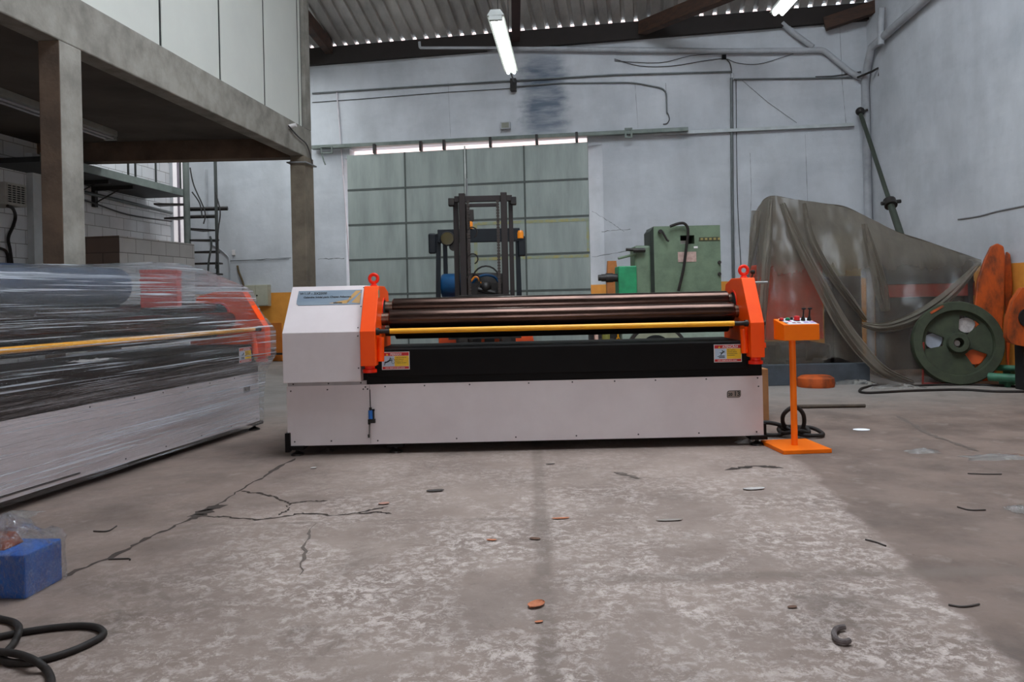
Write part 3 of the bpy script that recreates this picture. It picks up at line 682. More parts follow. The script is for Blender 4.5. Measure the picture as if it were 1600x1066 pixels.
# unlit strip lamp under the slab
lp0=W(-60,124,6.9); lp1=W(174,214,8.6); z=3.40
a,b=ab(-30,142); Y0=(z-H)/-b; q0=W(-30,142,Y0); a,b=ab(174,214); Y1=(z-H)/-b; q1=W(174,214,Y1)
d=(q1-q0).normalized(); sd=d.cross(Vector((0,0,1))); ang=math.atan2(d.y,d.x)
lt=thing('strip_lamp','unlit twin tube strip lamp fixed under the concrete mezzanine','lamp',(q0+q1)/2,ang); Ln=(q1-q0).length
MB().bb((-Ln/2,-.09,.0),(Ln/2,.09,.08)).build('housing',fixture_m,lt,bevel=.006)
for sgn in (-1,1):
    MB().cyl((-Ln/2+.06,sgn*.055,-.03),(Ln/2-.06,sgn*.055,-.03),.016,12).build('tube',lamp_off,lt)
MB().bb((-Ln/2,-.08,-.05),(-Ln/2+.05,.08,0)).build('tube_holder',fixture_m,lt); MB().bb((Ln/2-.05,-.08,-.05),(Ln/2,.08,0)).build('tube_holder',fixture_m,lt)

# ---- block hut under the mezzanine
c1=W(186,368,10.5); X2=-4.86; 
hut=thing('block_enclosure','low grey concrete block enclosure under the mezzanine','enclosure',(c1.x,10.5,0))
dirv=Vector((-4.86-c1.x,12.26-10.5,0)).normalized(); prp=Vector((-dirv.y,dirv.x,0))
hh=c1.z; Lh=1.8
v=[c1+prp*.85,c1,c1+dirv*Lh,c1+prp*.85+dirv*Lh]
v=[Vector((q.x,q.y,0)) for q in v]
ho=MB().hexa(v+[q+Vector((0,0,hh)) for q in v]); ho.m[2]=1  # front side takes darker blocks, its shade painted in
ho.build('block_wall',[block_grey,block_mat('brown_shaded_blocks',(130,112,100),(118,100,90),(92,80,72))],hut,world=True)

# ---- window air conditioner on the left wall
acy0,acy1=10.54,10.90
a,b=ab(20,322); acz0=W(20,322,10.7).z; acz1=W(30,287,10.7).z
act=thing('air_conditioner','beige window air conditioner with a dark grille high on the left block wall','air conditioner',(LW_X+LW_K*10.72,10.72,acz0),-math.atan(LW_K))
MB().bb((-.05,-.2,0),(.35,.2,acz1-acz0)).build('case',ac_m,act,bevel=.008)
mb=MB(); mb.bb((.345,-.165,.03),(.351,.165,acz1-acz0-.03),1)
hz=acz1-acz0-.06
for k in range(9): mb.bb((.35,-.17,.025+hz*k/8),(.362,.17,.037+hz*k/8))
for k in range(5): mb.bb((.35,-.17+.0825*k-.006,.03),(.362,-.17+.0825*k+.006,.03+hz))
mb.build('grille',[ac_m,dark_hole],act)
mb=MB().tube(smooth([LW(12,322,.36),LW(20,326,.30),LW(24,338,.06),LW(21,352,.03),LW(13,372,.03),LW(16,392,.03),LW(20,425,.03),LW(24,470,.03)],5),.022,8)
solo(mb,'power_cable',black_rub,'black cable hanging from the air conditioner down the block wall','cable')
mb=MB().tube(smooth([LW(-10,388,.03),LW(3,389,.03),LW(11,396,.03),LW(14,420,.03),LW(17,470,.03)],5),.02,8)
solo(mb,'power_cable',black_rub,'black cable curving in from the left edge on the block wall','cable')
# conduits along the left wall
for i,(y0,y1,r,lab) in enumerate(((302,333,.03,'thick pipe along the left block wall under the landing'),(315,346,.014,'thin sagging cable under the pipe on the left block wall'))):
    P=[LW(60,y0-18,.06),LW(138,y0,.06),LW(200,(y0+y1)/2+(5 if i else -1),.06),LW(268,y1,.06)]
    mb=MB().tube(smooth(P,5),r,8); solo(mb,'wall_pipe',conduit_m if i==0 else cable_m,lab,'pipe')

# ---- steel landing and spiral stair at the far left
land=thing('steel_landing','dark steel landing on brackets high on the left block wall','landing',(LW_X+.1*13,13,3.0),-math.atan(LW_K))
lz=.02
MB().bb((0,-2.4,lz),(.80,1.4,lz+.07)).build('deck',M('dark_deck_steel',(44,46,46),.6,.3),land)
mb=MB(); mb.bb((.78,-2.4,lz),(.81,1.4,lz+.12)); mb.build('edge_beam',M('pale_green_steel',(130,140,134),.5),land)
for y in (-.75,-.1):
    MB().bb((.0,y-.04,-.30),(.06,y+.04,lz)).bb((.0,y-.03,lz-.06),(.70,y+.03,lz)).tube([(.03,y,-.24),(.5,y,lz-.03)],.012,6).build('bracket',grime,land)
for y in (-.4,-.2,.4,1.2):
    MB().bb((.78,y-.012,lz+.1),(.805,y+.012,lz+.75)).build('baluster',tread_m,land)
MB().tube([(.79,-2.4,lz+.75),(.79,1.4,lz+.75)],.018,8).build('handrail',tread_m,land)
sp0=W(293,380,13.75)
stair=thing('spiral_stair','narrow steel spiral stair at the left end of the back wall','staircase',(sp0.x,sp0.y,0))
MB().cyl((0,0,0),(0,0,4.2),.055,14).build('centre_pole',M('grey_green_pole',(124,132,128),.5,.2),stair)
for y,an,r in ((449,-4,.55),(431,-2,.55),(414,2,.55),(396,6,.5),(377,28,.5),(359,66,.5),(341,150,.42),(321,186,.5)):
    zt=W(293,y,13.75).z; a=math.radians(an); R=Matrix.Rotation(a,3,'Z')
    v=[R@Vector(q) for q in ((.03,-.05,0),(r,-.14,0),(r,.14,0),(.03,.05,0))]
    v=[q+Vector((0,0,zt)) for q in v]; MB().hexa(v+[q+Vector((0,0,.03)) for q in v]).build('tread',grime,stair)
hp=W(338,330,13.75)-Vector((sp0.x,sp0.y,0))
MB().cyl((hp.x,0,0),(hp.x,0,4.2),.028,10).build('outer_post',tread_m,stair)
MB().tube(smooth([(hp.x-.05,-.1,.6),(hp.x-.12,-.12,1.6),(hp.x-.06,-.1,2.1),(hp.x-.08,-.1,2.25)],5),.018,8).build('handrail',tread_m,stair)
for y,x1,th in ((326,354,.035),(338,338,.03)):
    z=W(320,y,13.75).z; xx=W(x1,y,13.75).x-sp0.x
    MB().cyl((.0,.05,z),(xx,.05,z),th,10).build('crossbar',grime,stair)
mb=MB()
for pts in ([(297,262),(303,290),(320,330),(318,350)],[(336,300),(344,330),(341,360),(337,420)],[(300,300),(312,318),(316,340)]):
    mb=MB().tube(smooth([W(*p,13.6) for p in pts],5),.012,6)
    solo(mb,'loose_cable',cable_m,{297:'long loose cable hanging down inside the spiral stair',336:'loose cable dangling right of the spiral stair post',300:'short loose cable inside the spiral stair'}[pts[0][0]],'cable')
# bright slit window in the corner
u0=BWuz(271,300)[0]; u1=BWuz(289,300)[0]
wn=MB().bb((u0,-.012,.9),(u1,.005,4.2)).build('window_1',M('daylit_window_pane',(240,236,238),.3,emis=((1.0,.93,.95),.55))); wn['kind']='structure'; wn.location=(0,BW_Y,0); wn.rotation_euler=(0,0,B_ANG)
MB().bb((u0+.10,-.03,.9),(u0+.14,-.012,4.2)).build('window_frame',M('mauve_frame',(150,140,150),.6),wn)

# ------------------------------------------------------------------ plate rolling machine
def sign(parent,x,z,w,h,title,kind):
    y=-.0185
    mb=MB(); mb.bb((x,y,z),(x+w,y+.003,z+h),0)
    e=.0045; yy=y-.0006
    def q(x0,z0,x1,z1,m,dy=0): mb.add([(x+x0,yy-dy,z+z0),(x+x1,yy-dy,z+z0),(x+x1,yy-dy,z+z1),(x+x0,yy-dy,z+z1)],[(0,1,2,3)],m)
    q(e,h-.028,w-e,h-e,1); q(e,e,w-e,.022,1); q(e+.002,.024,w*.44,h-.030,2); q(w*.46,.024,w-e,h-.030,3)
    def rib(pts,wd): mb.ribbon([(x+a,yy-.0005,z+b) for a,b in pts],wd,(0,-1,0),4)
    if kind=='perigo':
        rib([(.018,.032),(.022,.048),(.034,.054),(.050,.062),(.058,.072),(.060,.088)],[.005,.006,.010,.011,.007,.004])
        rib([(.056,.066),(.070,.064),(.078,.062)],[.007,.005,.003]); rib([(.034,.054),(.024,.056),(.018,.050)],[.008,.006,.004])
        rib([(.064,.074),(.068,.079)],.008)
        P=[(.080+.012*math.cos(a),.060+.018*math.sin(a)) for a in [i*.6 for i in range(11)]]; rib(P,.0025)
    else:
        rib([(.048,.050),(.052,.060),(.062,.070),(.074,.080)],[.005,.007,.009,.004]); rib([(.056,.066),(.046,.068),(.040,.066)],[.007,.004,.003])
        rib([(.064,.072),(.078,.072)],[.006,.003]); rib([(.058,.078),(.063,.083)],.008)
        rib([(.034,.044),(.076,.044)],.006); rib([(.034,.034),(.076,.034)],.006); rib([(.024,.040),(.034,.041)],.004)
    mb.add([(x+.030,yy-.0005,z+h-.025),(x+.046,yy-.0005,z+h-.025),(x+.038,yy-.0005,z+h-.010)],[(0,1,2)],3)
    s=mb.build('warning_sign',[paint_w,paint_r,paint_b,paint_y,paint_k],parent,fix=False)
    MX_=lambda px,pz,py=yy-.001: Matrix.Translation((x+px,py,z+pz)) @ Matrix.Rotation(math.pi/2,4,'X')
    text(title,.022,paint_w,MX_(.060,h-.0245),s,bold=.0006)
    lines=['- Não introduza as','mãos entre os','cilindros com','a máquina em mov.'] if kind=='perigo' else ['Não opere a','máquina sem as','proteções e sem','treinamento']
    for i,t in enumerate(lines): text(t,.0105,paint_k,MX_(w*.48,h-.043-i*.0125),s)
    text('NÃO REMOVA ESTE AVISO',.0115,paint_w,MX_(.025,.009),s,bold=.0002)
    return s
def eyebolt(x,y,z,parent):
    P=[(x+.030*math.cos(a),y,z+.056+.030*math.sin(a)) for a in [2*math.pi*i/24 for i in range(24)]]
    MB().tube(P,.0125,10,closed=True).cyl((x,y,z-.005),(x,y,z+.026),.018,12).lathe([(.026,0),(.026,.008),(.02,.012)],(x,y,z),'Z',16).build('lifting_eye',red_or,parent)
def machine(name,label,loc,rz,eyes=True,ext=0):
    L=3.38; t=thing(name,label,'machine',loc,rz)
    # base skirt: sheet panels with screws
    mb=MB(); mb.bb((0,0,.07),(L,.02,.495))
    scr=[(.03,.46),(.29,.465),(.56,.478),(.545,.463),(.575,.463),(.70,.478),(.98,.479),(1.30,.479),(1.72,.48),(2.03,.48),(2.33,.48),(2.62,.48),(2.98,.48),(3.345,.48),(3.35,.42),(.05,.10),(.31,.10),(.64,.095),(1.20,.098),(1.62,.098),(2.05,.098),(2.49,.098),(2.92,.098),(3.33,.098)]
    for x,z in scr: mb.lathe([(.0055,0),(.0055,-.003),(.001,-.004)],(x,0,z),'Y',10,1)
    mb.bb((.588,-.0008,.075),(.590,.0,.49),2)
    mb.build('front_panel',[white_panel,screw_m,seam_m],t,bevel=.0015)
    MB().bb((0,.02,.07),(.02,.74,.53)).build('side_panel',white_panel,t); MB().bb((L-.02,.02,.07),(L,.74,.495)).build('side_panel',white_panel,t)
    MB().bb((0,.74,.07),(L,.76,.6)).build('rear_panel',white_panel,t)
    # drive cabinet
    prof=[(-.08,.525),(-.08,.875),(.21,1.203),(.72,1.203),(.72,.525)]
    mb=MB().prism([(0,y,z) for y,z in prof],(.545,0,0))
    n=Vector((0,-.328,.29)).normalized()
    def on_slope(x,s,lift=0):  # s: 0 at break..1 top
        return Vector((x,-.08+.29*s,.875+.328*s))+n*lift
    for x,z in ((.53,.845),(.53,.62)): mb.lathe([(.0055,0),(.0055,-.003),(.001,-.004)],(x,-.08,z),'Y',10,1)
    for s in (.08,.53,.95): mb.box(on_slope(.528,s,.002),(.010,.007,.007),1)
    cabn=mb.build('drive_cabinet',[white_panel,screw_m],t,bevel=.006)
    mb=MB().bb((.012,-.005,.495),(.57,.72,.525),0)
    for x in (.05,.30,.53): mb.lathe([(.0055,0),(.0055,-.003),(.001,-.004)],(x,-.005,.509),'Y',10,1)
    mb.build('cabinet_plinth',[M('plinth_grey',(168,160,160),.5),screw_m],t)  # plinth grey a little darker than the white panels
    # name plate on the slope
    s0,s1=.58,.90; mb=MB(); pts=[(.055,s0+.10),(.058,s0+.04),(.075,s0),(.52,s0),(.52,s1),(.055,s1)]
    mb.prism([on_slope(x,s,.0005) for x,s in pts],n*.0025,0)
    g=[(.30,s0+.03),(.44,s0+.05),(.485,s1-.02),(.515,s1-.02),(.515,s0+.02),(.47,s0+.09),(.43,s0+.02)]
    mb.add([on_slope(x,s,.0036) for x,s in ((.29,s0+.03),(.42,s0+.02),(.45,s0+.11),(.40,s0+.09))],[(0,1,2,3)],1)
    mb.add([on_slope(x,s,.0036) for x,s in ((.42,s0+.02),(.515,s1-.02),(.475,s1-.02),(.435,s0+.16))],[(0,1,2,3)],1)
    mb.add([on_slope(x,s,.0036) for x,s in ((.455,s0+.04),(.515,s0+.02),(.515,s1-.06))],[(0,1,2)],1)
    pl=mb.build('name_plate',[plate_blue,gold],cabn,fix=False)
    rot=Matrix.Rotation(math.atan2(.328,.29),4,'X')
    for tx,x,s,sz in (('W11F - 3X2500',.068,s1-.088,.030),('Calandra Inicial para Chapas Atlasmaq',.10,s1-.165,.0225),('atlasmaq',.325,s0+.03,.018)):
        text(tx,sz,paint_k,Matrix.Translation(on_slope(x,s,.0045)) @ rot,cabn,'plate_lettering',bold=.0006)
    # bed
    MB().bb((.55,.0005,.495),(L,.70,.60)).bb((.58,-.015,.545),(3.29,.66,.742)).build('bed',black_paint,t,bevel=.008)
    # end frames
    prof=[(-.13,.635),(-.13,.877),(.07,1.195),(.34,1.195),(.50,1.155),(.57,.95),(.57,.635)]
    for i,x0 in enumerate((.554,3.265)):
        th=.106 if i==0 else .096
        fr=MB().prism([(x0,y,z) for y,z in prof],(th,0,0)).build('end_frame',orange,t,bevel=.005)
        xi=x0+th if i==0 else x0; sg=1 if i==0 else -1
        # bearing recess and slot on the inner side
        MB().lathe([(.11,0),(.11,.004*sg),(.094,.004*sg)],(xi,.30,1.0),'X',28).lathe([(.094,.002*sg),(.0001,.002*sg)],(xi,.30,1.0),'X',28,1).build('bearing_housing',[red_or,dark_hole],fr)
        MB().cyl((xi+.022*sg,-.05,.66),(xi+.022*sg,-.03,.83),.024,16).build('ram',orange,fr)
        MB().bb((x0+.005,.04,.60),(x0+th-.005,.52,.636)).build('foot_plate',red_or,fr)
        MB().lathe([(.001,0),(.05,0),(.05,.022),(.036,.026),(.036,.05),(.001,.05)],(x0+th/2,-.07,.587),'Z',20).build('clamp_nut',red_or,fr)
        xo=x0 if i==0 else x0+th
        if i==1:
            MB().bb((xo,-.10,.70),(xo+.018,.10,.735)).build('side_lug',orange,fr)
            MB().cyl((xo-.01,.34,1.036),(xo+.075,.34,1.036),.022,16).build('shaft_end',dark_steel,fr)
            MB().cyl((xo-.01,.14,1.158),(xo+.115,.14,1.158),.009,12).build('lever',steel,fr)
            MB().cyl((xo-.006,.12,1.19),(xo+.002,.12,1.225),.005,8).sphere((xo+.003,.12,1.235),.017).build('ball_knob',black_rub,fr)
            MB().lathe([(.001,0),(.018,0),(.018,.02),(.001,.02)],(xo,-.08,.873),'X',12).build('rod_nut',dark_steel,fr)
        else:
            MB().bb((xi-.001,.04,1.11),(xi+.002,.085,1.165)).build('rating_plate',M('olive_grey_plate',(150,146,110),.5),fr)
        if eyes: eyebolt(x0+th/2,.17,1.195,fr)
    # rolls
    for (y,z,r,x0,nm) in ((.185,.952,.068,.715,'front_roll'),(.345,1.036,.068,.72,'top_roll'),(.345,.866,.070,.735,'rear_roll')):
        x1=3.235
        o=MB().lathe([(.001,0),(r-.006,0),(r,.006),(r,x1-x0-.006),(r-.006,x1-x0),(.001,x1-x0)],(x0,y,z),'X',40).build(nm,roll_steel if nm!='rear_roll' else M('dark_roll_steel',(40,36,34),.4,.5),t)  # rear roll darker than the other two
        MB().lathe([(.046,0),(.046,x0-.66)],(.66,y,z),'X',28).build('journal',journal,o)
        MB().lathe([(.046,0),(.046,3.265-x1)],(x1,y,z),'X',28).build('journal',journal,o)
    o=MB().cyl((.755,-.08,.873),(3.165,-.08,.873),.0185,18).build('safety_bar',yellow,t)
    MB().cyl((.645,-.08,.873),(.755,-.08,.873),.016,16).lathe([(.026,0),(.026,.02)],(.66,-.08,.873),'X',14).build('bar_end',dark_steel,o)
    MB().cyl((3.165,-.08,.873),(3.27,-.08,.873),.016,16).lathe([(.024,0),(.024,.02)],(3.24,-.08,.873),'X',14).build('bar_end',dark_steel,o)
    # signs, year badge, lubricator
    sign(t,.684,.598,.196,.126,'PERIGO!','perigo'); sign(t,3.035,.598,.196,.126,'ATENÇÃO!','atencao')
    mb=MB(); P=[]; bx,bz,bw,bh=3.125,.345,.098,.050
    for k,(cx_,cz_,rr) in enumerate(((bx+bw-.004,bz+bh-.004,.004),(bx+.018,bz+bh-.018,.018),(bx+.004,bz+.004,.004),(bx+bw-.018,bz+.018,.018))):
        for j in range(6):
            a=math.radians(k*90+j*18); P.append((cx_+rr*math.cos(a),-.004,cz_+rr*math.sin(a)))
    mb.prism(P,(0,.004,0)); cxm=bx+bw/2; czm=bz+bh/2
    mb.add([(cxm+(p[0]-cxm)*.92,-.0045,czm+(p[2]-czm)*.86) for p in P],[tuple(range(len(P)))],1)
    bd=mb.build('year_badge',[M('badge_dark',(44,34,32),.4),M('badge_tan',(150,134,124),.4,.2)],t,fix=False)
    text('20',.030,paint_k,Matrix.Translation((bx+.008,-.006,bz+.013))@Matrix.Rotation(math.pi/2,4,'X'),bd,bold=.0012)
    text('13',.046,paint_k,Matrix.Translation((bx+.047,-.006,bz+.012))@Matrix.Rotation(math.pi/2,4,'X'),bd,bold=.0012)
    lb=MB().cyl((.597,-.025,.255),(.597,-.025,.315),.016,14).build('lubricator',blue_plastic,t)
    MB().cyl((.597,-.025,.315),(.597,-.025,.335),.010,10).bb((.588,-.035,.225),(.628,-.005,.252)).bb((.600,-.03,.310),(.625,-.012,.322)).bb((.610,-.03,.25),(.622,-.01,.322)).cyl((.585,-.02,.215),(.585,-.02,.25),.009,8).build('valve_body',black_rub,lb)
    MB().tube([(.597,-.02,.335),(.594,-.01,.40),(.592,-.004,.46)],.003,6).build('oil_line',dark_steel,lb)
    MB().tube([(.585,-.018,.22),(.583,-.012,.16),(.580,-.006,.135)],.003,6).bb((.572,-.016,.12),(.584,-.001,.142)).build('oil_line',dark_steel,lb)
    # feet
    for x in (.02,.72,3.30):
        for y in ((.03,.70) if x!=.72 else (.06,)):
            ft=MB().bb((x-.02,y-.055,.045),(x+.10,y+.075,.072)).build('foot_bracket',black_paint,t,bevel=.003)
            MB().lathe([(.001,0),(.048,0),(.046,.012),(.02,.024),(.012,.03),(.012,.06),(.001,.06)],(x+.04,y,0),'Z',18).build('levelling_foot',dark_steel,ft)
    MB().bb((-.012,-.03,.03),(.022,.02,.165)).build('corner_bracket',black_paint,t,bevel=.003)
    MB().bb((L-.03,.022,.07),(L+.028,.05,.15)).build('corner_bracket',black_paint,t,bevel=.003)
    MB().bb((.10,.15,.04),(L-.1,.65,.07)).build('chassis',black_paint,t)
    if ext:
        MB().lathe([(.001,0),(.12,0),(.13,.01),(.13,2.34),(.12,2.35),(.001,2.35)],(-.30,.36,1.232),'X',40).build('upper_roll',M('navy_steel_roll',(44,62,88),.35,.3,col2=(34,48,70),ns=6),t)
    if ext:      # longer model: everything at the left end stands further out
        for o in [t]+list(t.children_recursive):
            if o.type!='MESH': continue
            for v in o.data.vertices:
                if v.co.x<1.2: v.co.x-=ext
    return t
machine('plate_rolling_machine','long unwrapped plate rolling machine with white base, orange end frames and a yellow bar',(-1.615,5.68,0),0)
th=math.atan2(.983,.184); ex=Vector((math.cos(th),math.sin(th),0))
WL=Vector((-2.21,6.93,0))-ex*3.38
wm=machine('plate_rolling_machine','second plate rolling machine wrapped in clear film beside the concrete column at left',WL,th,eyes=False,ext=1.3)
ey=Vector((-ex.y,ex.x,0))
def WMP(x,y,z): return WL+ex*x+ey*y+Vector((0,0,z))
# red box resting on the rolls inside the wrapping
bx=thing('red_box','red box standing on the rolls inside the film wrapped machine','box',WMP(2.36,.22,1.075),math.radians(14))
MB().bb((-.125,-.10,0),(.125,.10,.265)).build('carton',M('red_crate',(206,56,36),.5,col2=(180,46,30),ns=4),bx,bevel=.004)
MB().bb((-.13,-.105,.25),(.13,.105,.278)).build('lid',M('red_crate_lid',(190,50,34),.5),bx,bevel=.004)
for k in range(4): MB().bb((-.128,-.106,.03+.055*k),(.128,.104,.045+.055*k)).build('rib',M('red_crate_lid',(190,50,34),.5),bx)
mb=MB().bb((-.02,-.05,0),(.02,.05,.004))
# stretch film loft
secs=[]
def sec(x,zt,fb=0.0,front=.150):
    return [(x,.80-fb,.05),(x,.78-fb,.55),(x,.72-fb,1.05),(x,.56-fb,zt-.03),(x,.40,zt),(x,.16,zt),(x,.06,zt-.02),(x,-front+.12,1.0),(x,-front,.86),(x,-front,.64),(x,-.05,.50),(x,-.028,.30),(x,-.022,.05)]
S_=[(-1.5,1.27),(-.1,1.31),(.3,1.32),(.8,1.335),(1.4,1.36),(1.8,1.38),(2.14,1.405),(2.54,1.405),(2.75,1.37),(3.05,1.30),(3.26,1.255),(3.39,1.225),(3.40,1.22)]
nx=84; mb=MB(); P=[]
for i in range(nx+1):
    x=-1.5+4.9*i/nx
    for k in range(len(S_)-1):
        if S_[k][0]<=x<=S_[k+1][0]+1e-6:
            t=(x-S_[k][0])/(S_[k+1][0]-S_[k][0]); zt=S_[k][1]*(1-t)+S_[k+1][1]*t; break
    base=[Vector(q) for q in sec(x,zt)]
    dense=[]
    for a,b in zip(base,base[1:]):
        for j in range(4): dense.append(a.lerp(b,j/4))
    dense.append(base[-1])
    for j,q in enumerate(dense):
        nn=noise.noise(Vector((x*1.2,q.z*9,q.y*6)))*.010+noise.noise(Vector((x*4,q.z*20,3+q.y*10)))*.004
        q=q+Vector((0,-nn*.6,nn*.5)); q.y-=0.010 if q.y<.1 else 0
        P.append(q)
nj=len(dense)
for i in range(nx):
    for j in range(nj-1):
        pass
mb.add(P,[(i*nj+j,(i+1)*nj+j,(i+1)*nj+j+1,i*nj+j+1) for i in range(nx) for j in range(nj-1)],0,True)
o=nx*nj; mb.f.append([o+j for j in range(nj)]); mb.m.append(0); mb.sm.append(False)
fo=mb.build('stretch_wrap',stretch_film); fo.location=WL; fo.rotation_euler=(0,0,th)
tag(fo,'clear stretch film wound around the plate rolling machine at left','plastic wrap')
# crumpled white rag showing on the bed
mb=MB(); P=[]
for i in range(12):
    for j in range(7):
        P.append(WMP(1.28+.03*i,.02+.02*j,.752+.016*abs(noise.noise(Vector((i*.7,j*.9,1))))))
mb.add(P,[(i*7+j,(i+1)*7+j,(i+1)*7+j+1,i*7+j+1) for i in range(11) for j in range(6)],0,True); solo(mb,'cleaning_rag',scrap_w,'crumpled pale rag lying on the bed of the film wrapped machine','rag')

# cardboard box behind the machine's right end
p=FL(1202,657); 
bxx=thing('cardboard_box','tall brown cardboard box behind the right end of the unwrapped machine','box',(p.x-.18,p.y+.12,0))
MB().bb((-.18,-.12,0),(.18,.12,.43)).build('carton',card,bxx,bevel=.004)
MB().bb((-.178,-.122,.425),(.178,-.002,.436)).bb((-.178,.002,.425),(.178,.122,.436)).build('flap',card,bxx)

# ------------------------------------------------------------------ control pedestal
p0=FL(1222,710); p1=FL(1296,709)
pw=.335; ped=thing('control_pedestal','orange control pedestal with push buttons right of the unwrapped machine','control panel',((p0.x+p1.x)/2,(p0.y+p1.y)/2+.20,0),math.radians(4))
MB().bb((-pw/2,-.20,0),(pw/2,.20,.028)).build('base_plate',orange2,ped,bevel=.003)
MB().cyl((-.012,-.02,.028),(-.012,-.02,.76),.022,20).build('post',orange2,ped)
mb=MB(); b0,b1=-.110,.138
prof=[(-.12,.755),(-.12,.862),(.06,.898),(.06,.755)]
hs=MB().prism([(b0,y,z) for y,z in prof],(b1-b0,0,0)).build('housing',orange2,ped,bevel=.003)
sl=Vector((0,.18,.036)).normalized(); sn=Vector((0,-.036,.18)).normalized()
def TP(x,s,l=0): return Vector((x*.86+.014,-.12,.862))+sl*s*.73+sn*l
mb=MB(); mb.prism([TP(b0+.006,.008),TP(b1-.006,.008),TP(b1-.006,.248),TP(b0+.006,.248)],sn*.003); pn=mb.build('top_panel',M('printed_white_panel',(226,224,228),.45,col2=(200,200,206)),ped)
def btn(x,s,r,m,nm,h=.018):
    R=sn.to_track_quat('Z','Y').to_matrix(); o=MB().lathe([(.001,h+.004),(r*.8,h+.002),(r,h-.004),(r,.006),(.001,.006)],TP(x,s,.0),'Z',18,0,R).lathe([(r*1.15,.002),(r*1.15,.008),(r,.008)],TP(x,s,.0),'Z',18,1,R).build(nm,[m,black_rub],ped); return o
btn_r=M('button_red',(214,20,30),.35); btn_g=M('button_green',(0,136,92),.35)
btn(-.105,.17,.015,btn_r,'push_button'); btn(-.055,.17,.015,btn_g,'push_button'); btn(-.015,.19,.010,black_rub,'push_button')
btn(.014,.15,.020,btn_r,'emergency_stop',.032)
for k,(x,m) in enumerate(((-.095,paint_b),(-.055,M('pink_label',(216,90,140),.5)),(-.10,paint_k),(-.04,M('maroon_label',(120,20,50),.5)),(.0,M('maroon_label',(120,20,50),.5)))):
    s=.11 if k<2 else .05
    MB().prism([TP(x-.014,s,.003),TP(x+.014,s,.003),TP(x+.014,s+.03,.003),TP(x-.014,s+.03,.003)],sn*.001).build('button_label',m,pn)
for x in (.062,.112):
    R=sn.to_track_quat('Z','Y').to_matrix()
    MB().lathe([(.016,.002),(.014,.016),(.006,.036),(.005,.085)],TP(x,.14,0),'Z',14,0,R).cyl(TP(x-.016,.14,.088),TP(x+.016,.14,.088),.007,10).build('joystick',black_rub,ped)
    MB().prism([TP(x-.02,.05,.003),TP(x+.02,.05,.003),TP(x+.02,.09,.003),TP(x-.02,.09,.003)],sn*.001).build('joystick_label',M('violet_label',(150,120,190),.5),pn)
# cable coil behind it
zc=.022
def FLc(px,py,z=zc): 
    v=FL(px,py,z); return v
pts=[(1190,676),(1205,668),(1225,664),(1240,672),(1250,680),(1265,684),(1278,682),(1280,674),(1268,667),(1250,668),(1236,678),(1228,690)]
mb=MB(); P=[FL(1196,672,.09),FL(1212,665,.07),FL(1226,666,.03),FL(1240,672,.03),FL(1262,678,.03),FL(1281,681,.03),FL(1280,673,.03),FL(1262,670,.03),FL(1240,676,.05),FL(1226,672,.07)]
base=FL(1240,684); bxy=Vector((base.x,base.y,0))
def rel(dx,dy,z): return bxy+Vector((dx,dy,z))
coil=[rel(-.27,.12,.08),rel(-.17,.10,.10),rel(-.06,.06,.08),rel(.03,-.02,.03),rel(.14,-.06,.022),rel(.22,.0,.022),rel(.18,.12,.05),rel(.04,.12,.06),rel(-.06,.03,.09),rel(-.08,-.03,.18),rel(0,-.04,.235),rel(.07,-.02,.17),rel(.07,.02,.06),rel(-.04,.04,.03),rel(-.12,.0,.022),rel(-.20,.02,.022),rel(-.27,.10,.03)]
mb.tube(smooth(coil,7),.0155,10)
ring=[rel(.02+.11*math.cos(a),.05+.09*math.sin(a),.045+.012*math.sin(3*a)) for a in [2*math.pi*i/28 for i in range(28)]]
mb.tube(ring,.0155,10,closed=True)
solo(mb,'cable_coil',black_rub,'coiled thick black cable on the floor behind the orange pedestal','cable')

# ------------------------------------------------------------------ forklift
FY=9.4
fk=thing('forklift','dark forklift truck parked in front of the sliding gate','forklift',W(757,560,FY)*Vector((1,1,0)) if False else Vector((W(757,460,FY).x,FY,0)))
ox=fk.location.x
def fx(px,y=400,Y=FY): return W(px,y,Y).x-ox
ztop=W(757,302,FY).z
for a,b_ in ((709,717),(719,729),(784,794),(796,803)):
    outer=a in (709,796)
    MB().bb((fx(a),.05 if outer else -.06,.1),(fx(b_),.16 if outer else .06,ztop-(.06 if outer else 0))).build('mast_rail',fork_mast,fk,bevel=.006)
MB().bb((fx(712),-.03,ztop-.10),(fx(802),.03,ztop-.03)).bb((fx(735),-.02,ztop-.16),(fx(780),.02,ztop-.12)).build('mast_crosshead',fork_mast,fk,bevel=.005)
MB().bb((fx(712),.02,.9),(fx(802),.10,1.02)).build('mast_crossbar',fork_mast,fk)
MB().cyl((fx(731.5),.02,.3),(fx(731.5),.02,ztop-.12),.028,12).build('lift_cylinder',M('cylinder_grey',(96,92,90),.35,.7),fk)
MB().cyl((fx(731.5),.02,ztop-.12),(fx(731.5),.02,ztop+.18),.012,10).build('rod',steel,fk)
mb=MB()
for px in (733.5,779.5):
    mb=MB(); z=.4
    while z<ztop-.1:
        mb.bb((fx(px)-.018,-.075,z),(fx(px)+.018,-.055,z+.026)); z+=.034
    mb.bb((fx(px)-.008,-.07,.4),(fx(px)+.008,-.06,ztop-.1))
    mb.build('lift_chain',M('chain_dark',(70,62,58),.5,.5),fk)
for px in (707,804):
    MB().bb((fx(px)-.035,-.03,ztop-.14),(fx(px)+.035,.10,ztop-.05)).build('mast_lug',grime,fk,bevel=.008)
MB().bb((fx(736),-.1,ztop-.33),(fx(742),-.02,ztop-.2)).build('hose_guide',grime,fk)
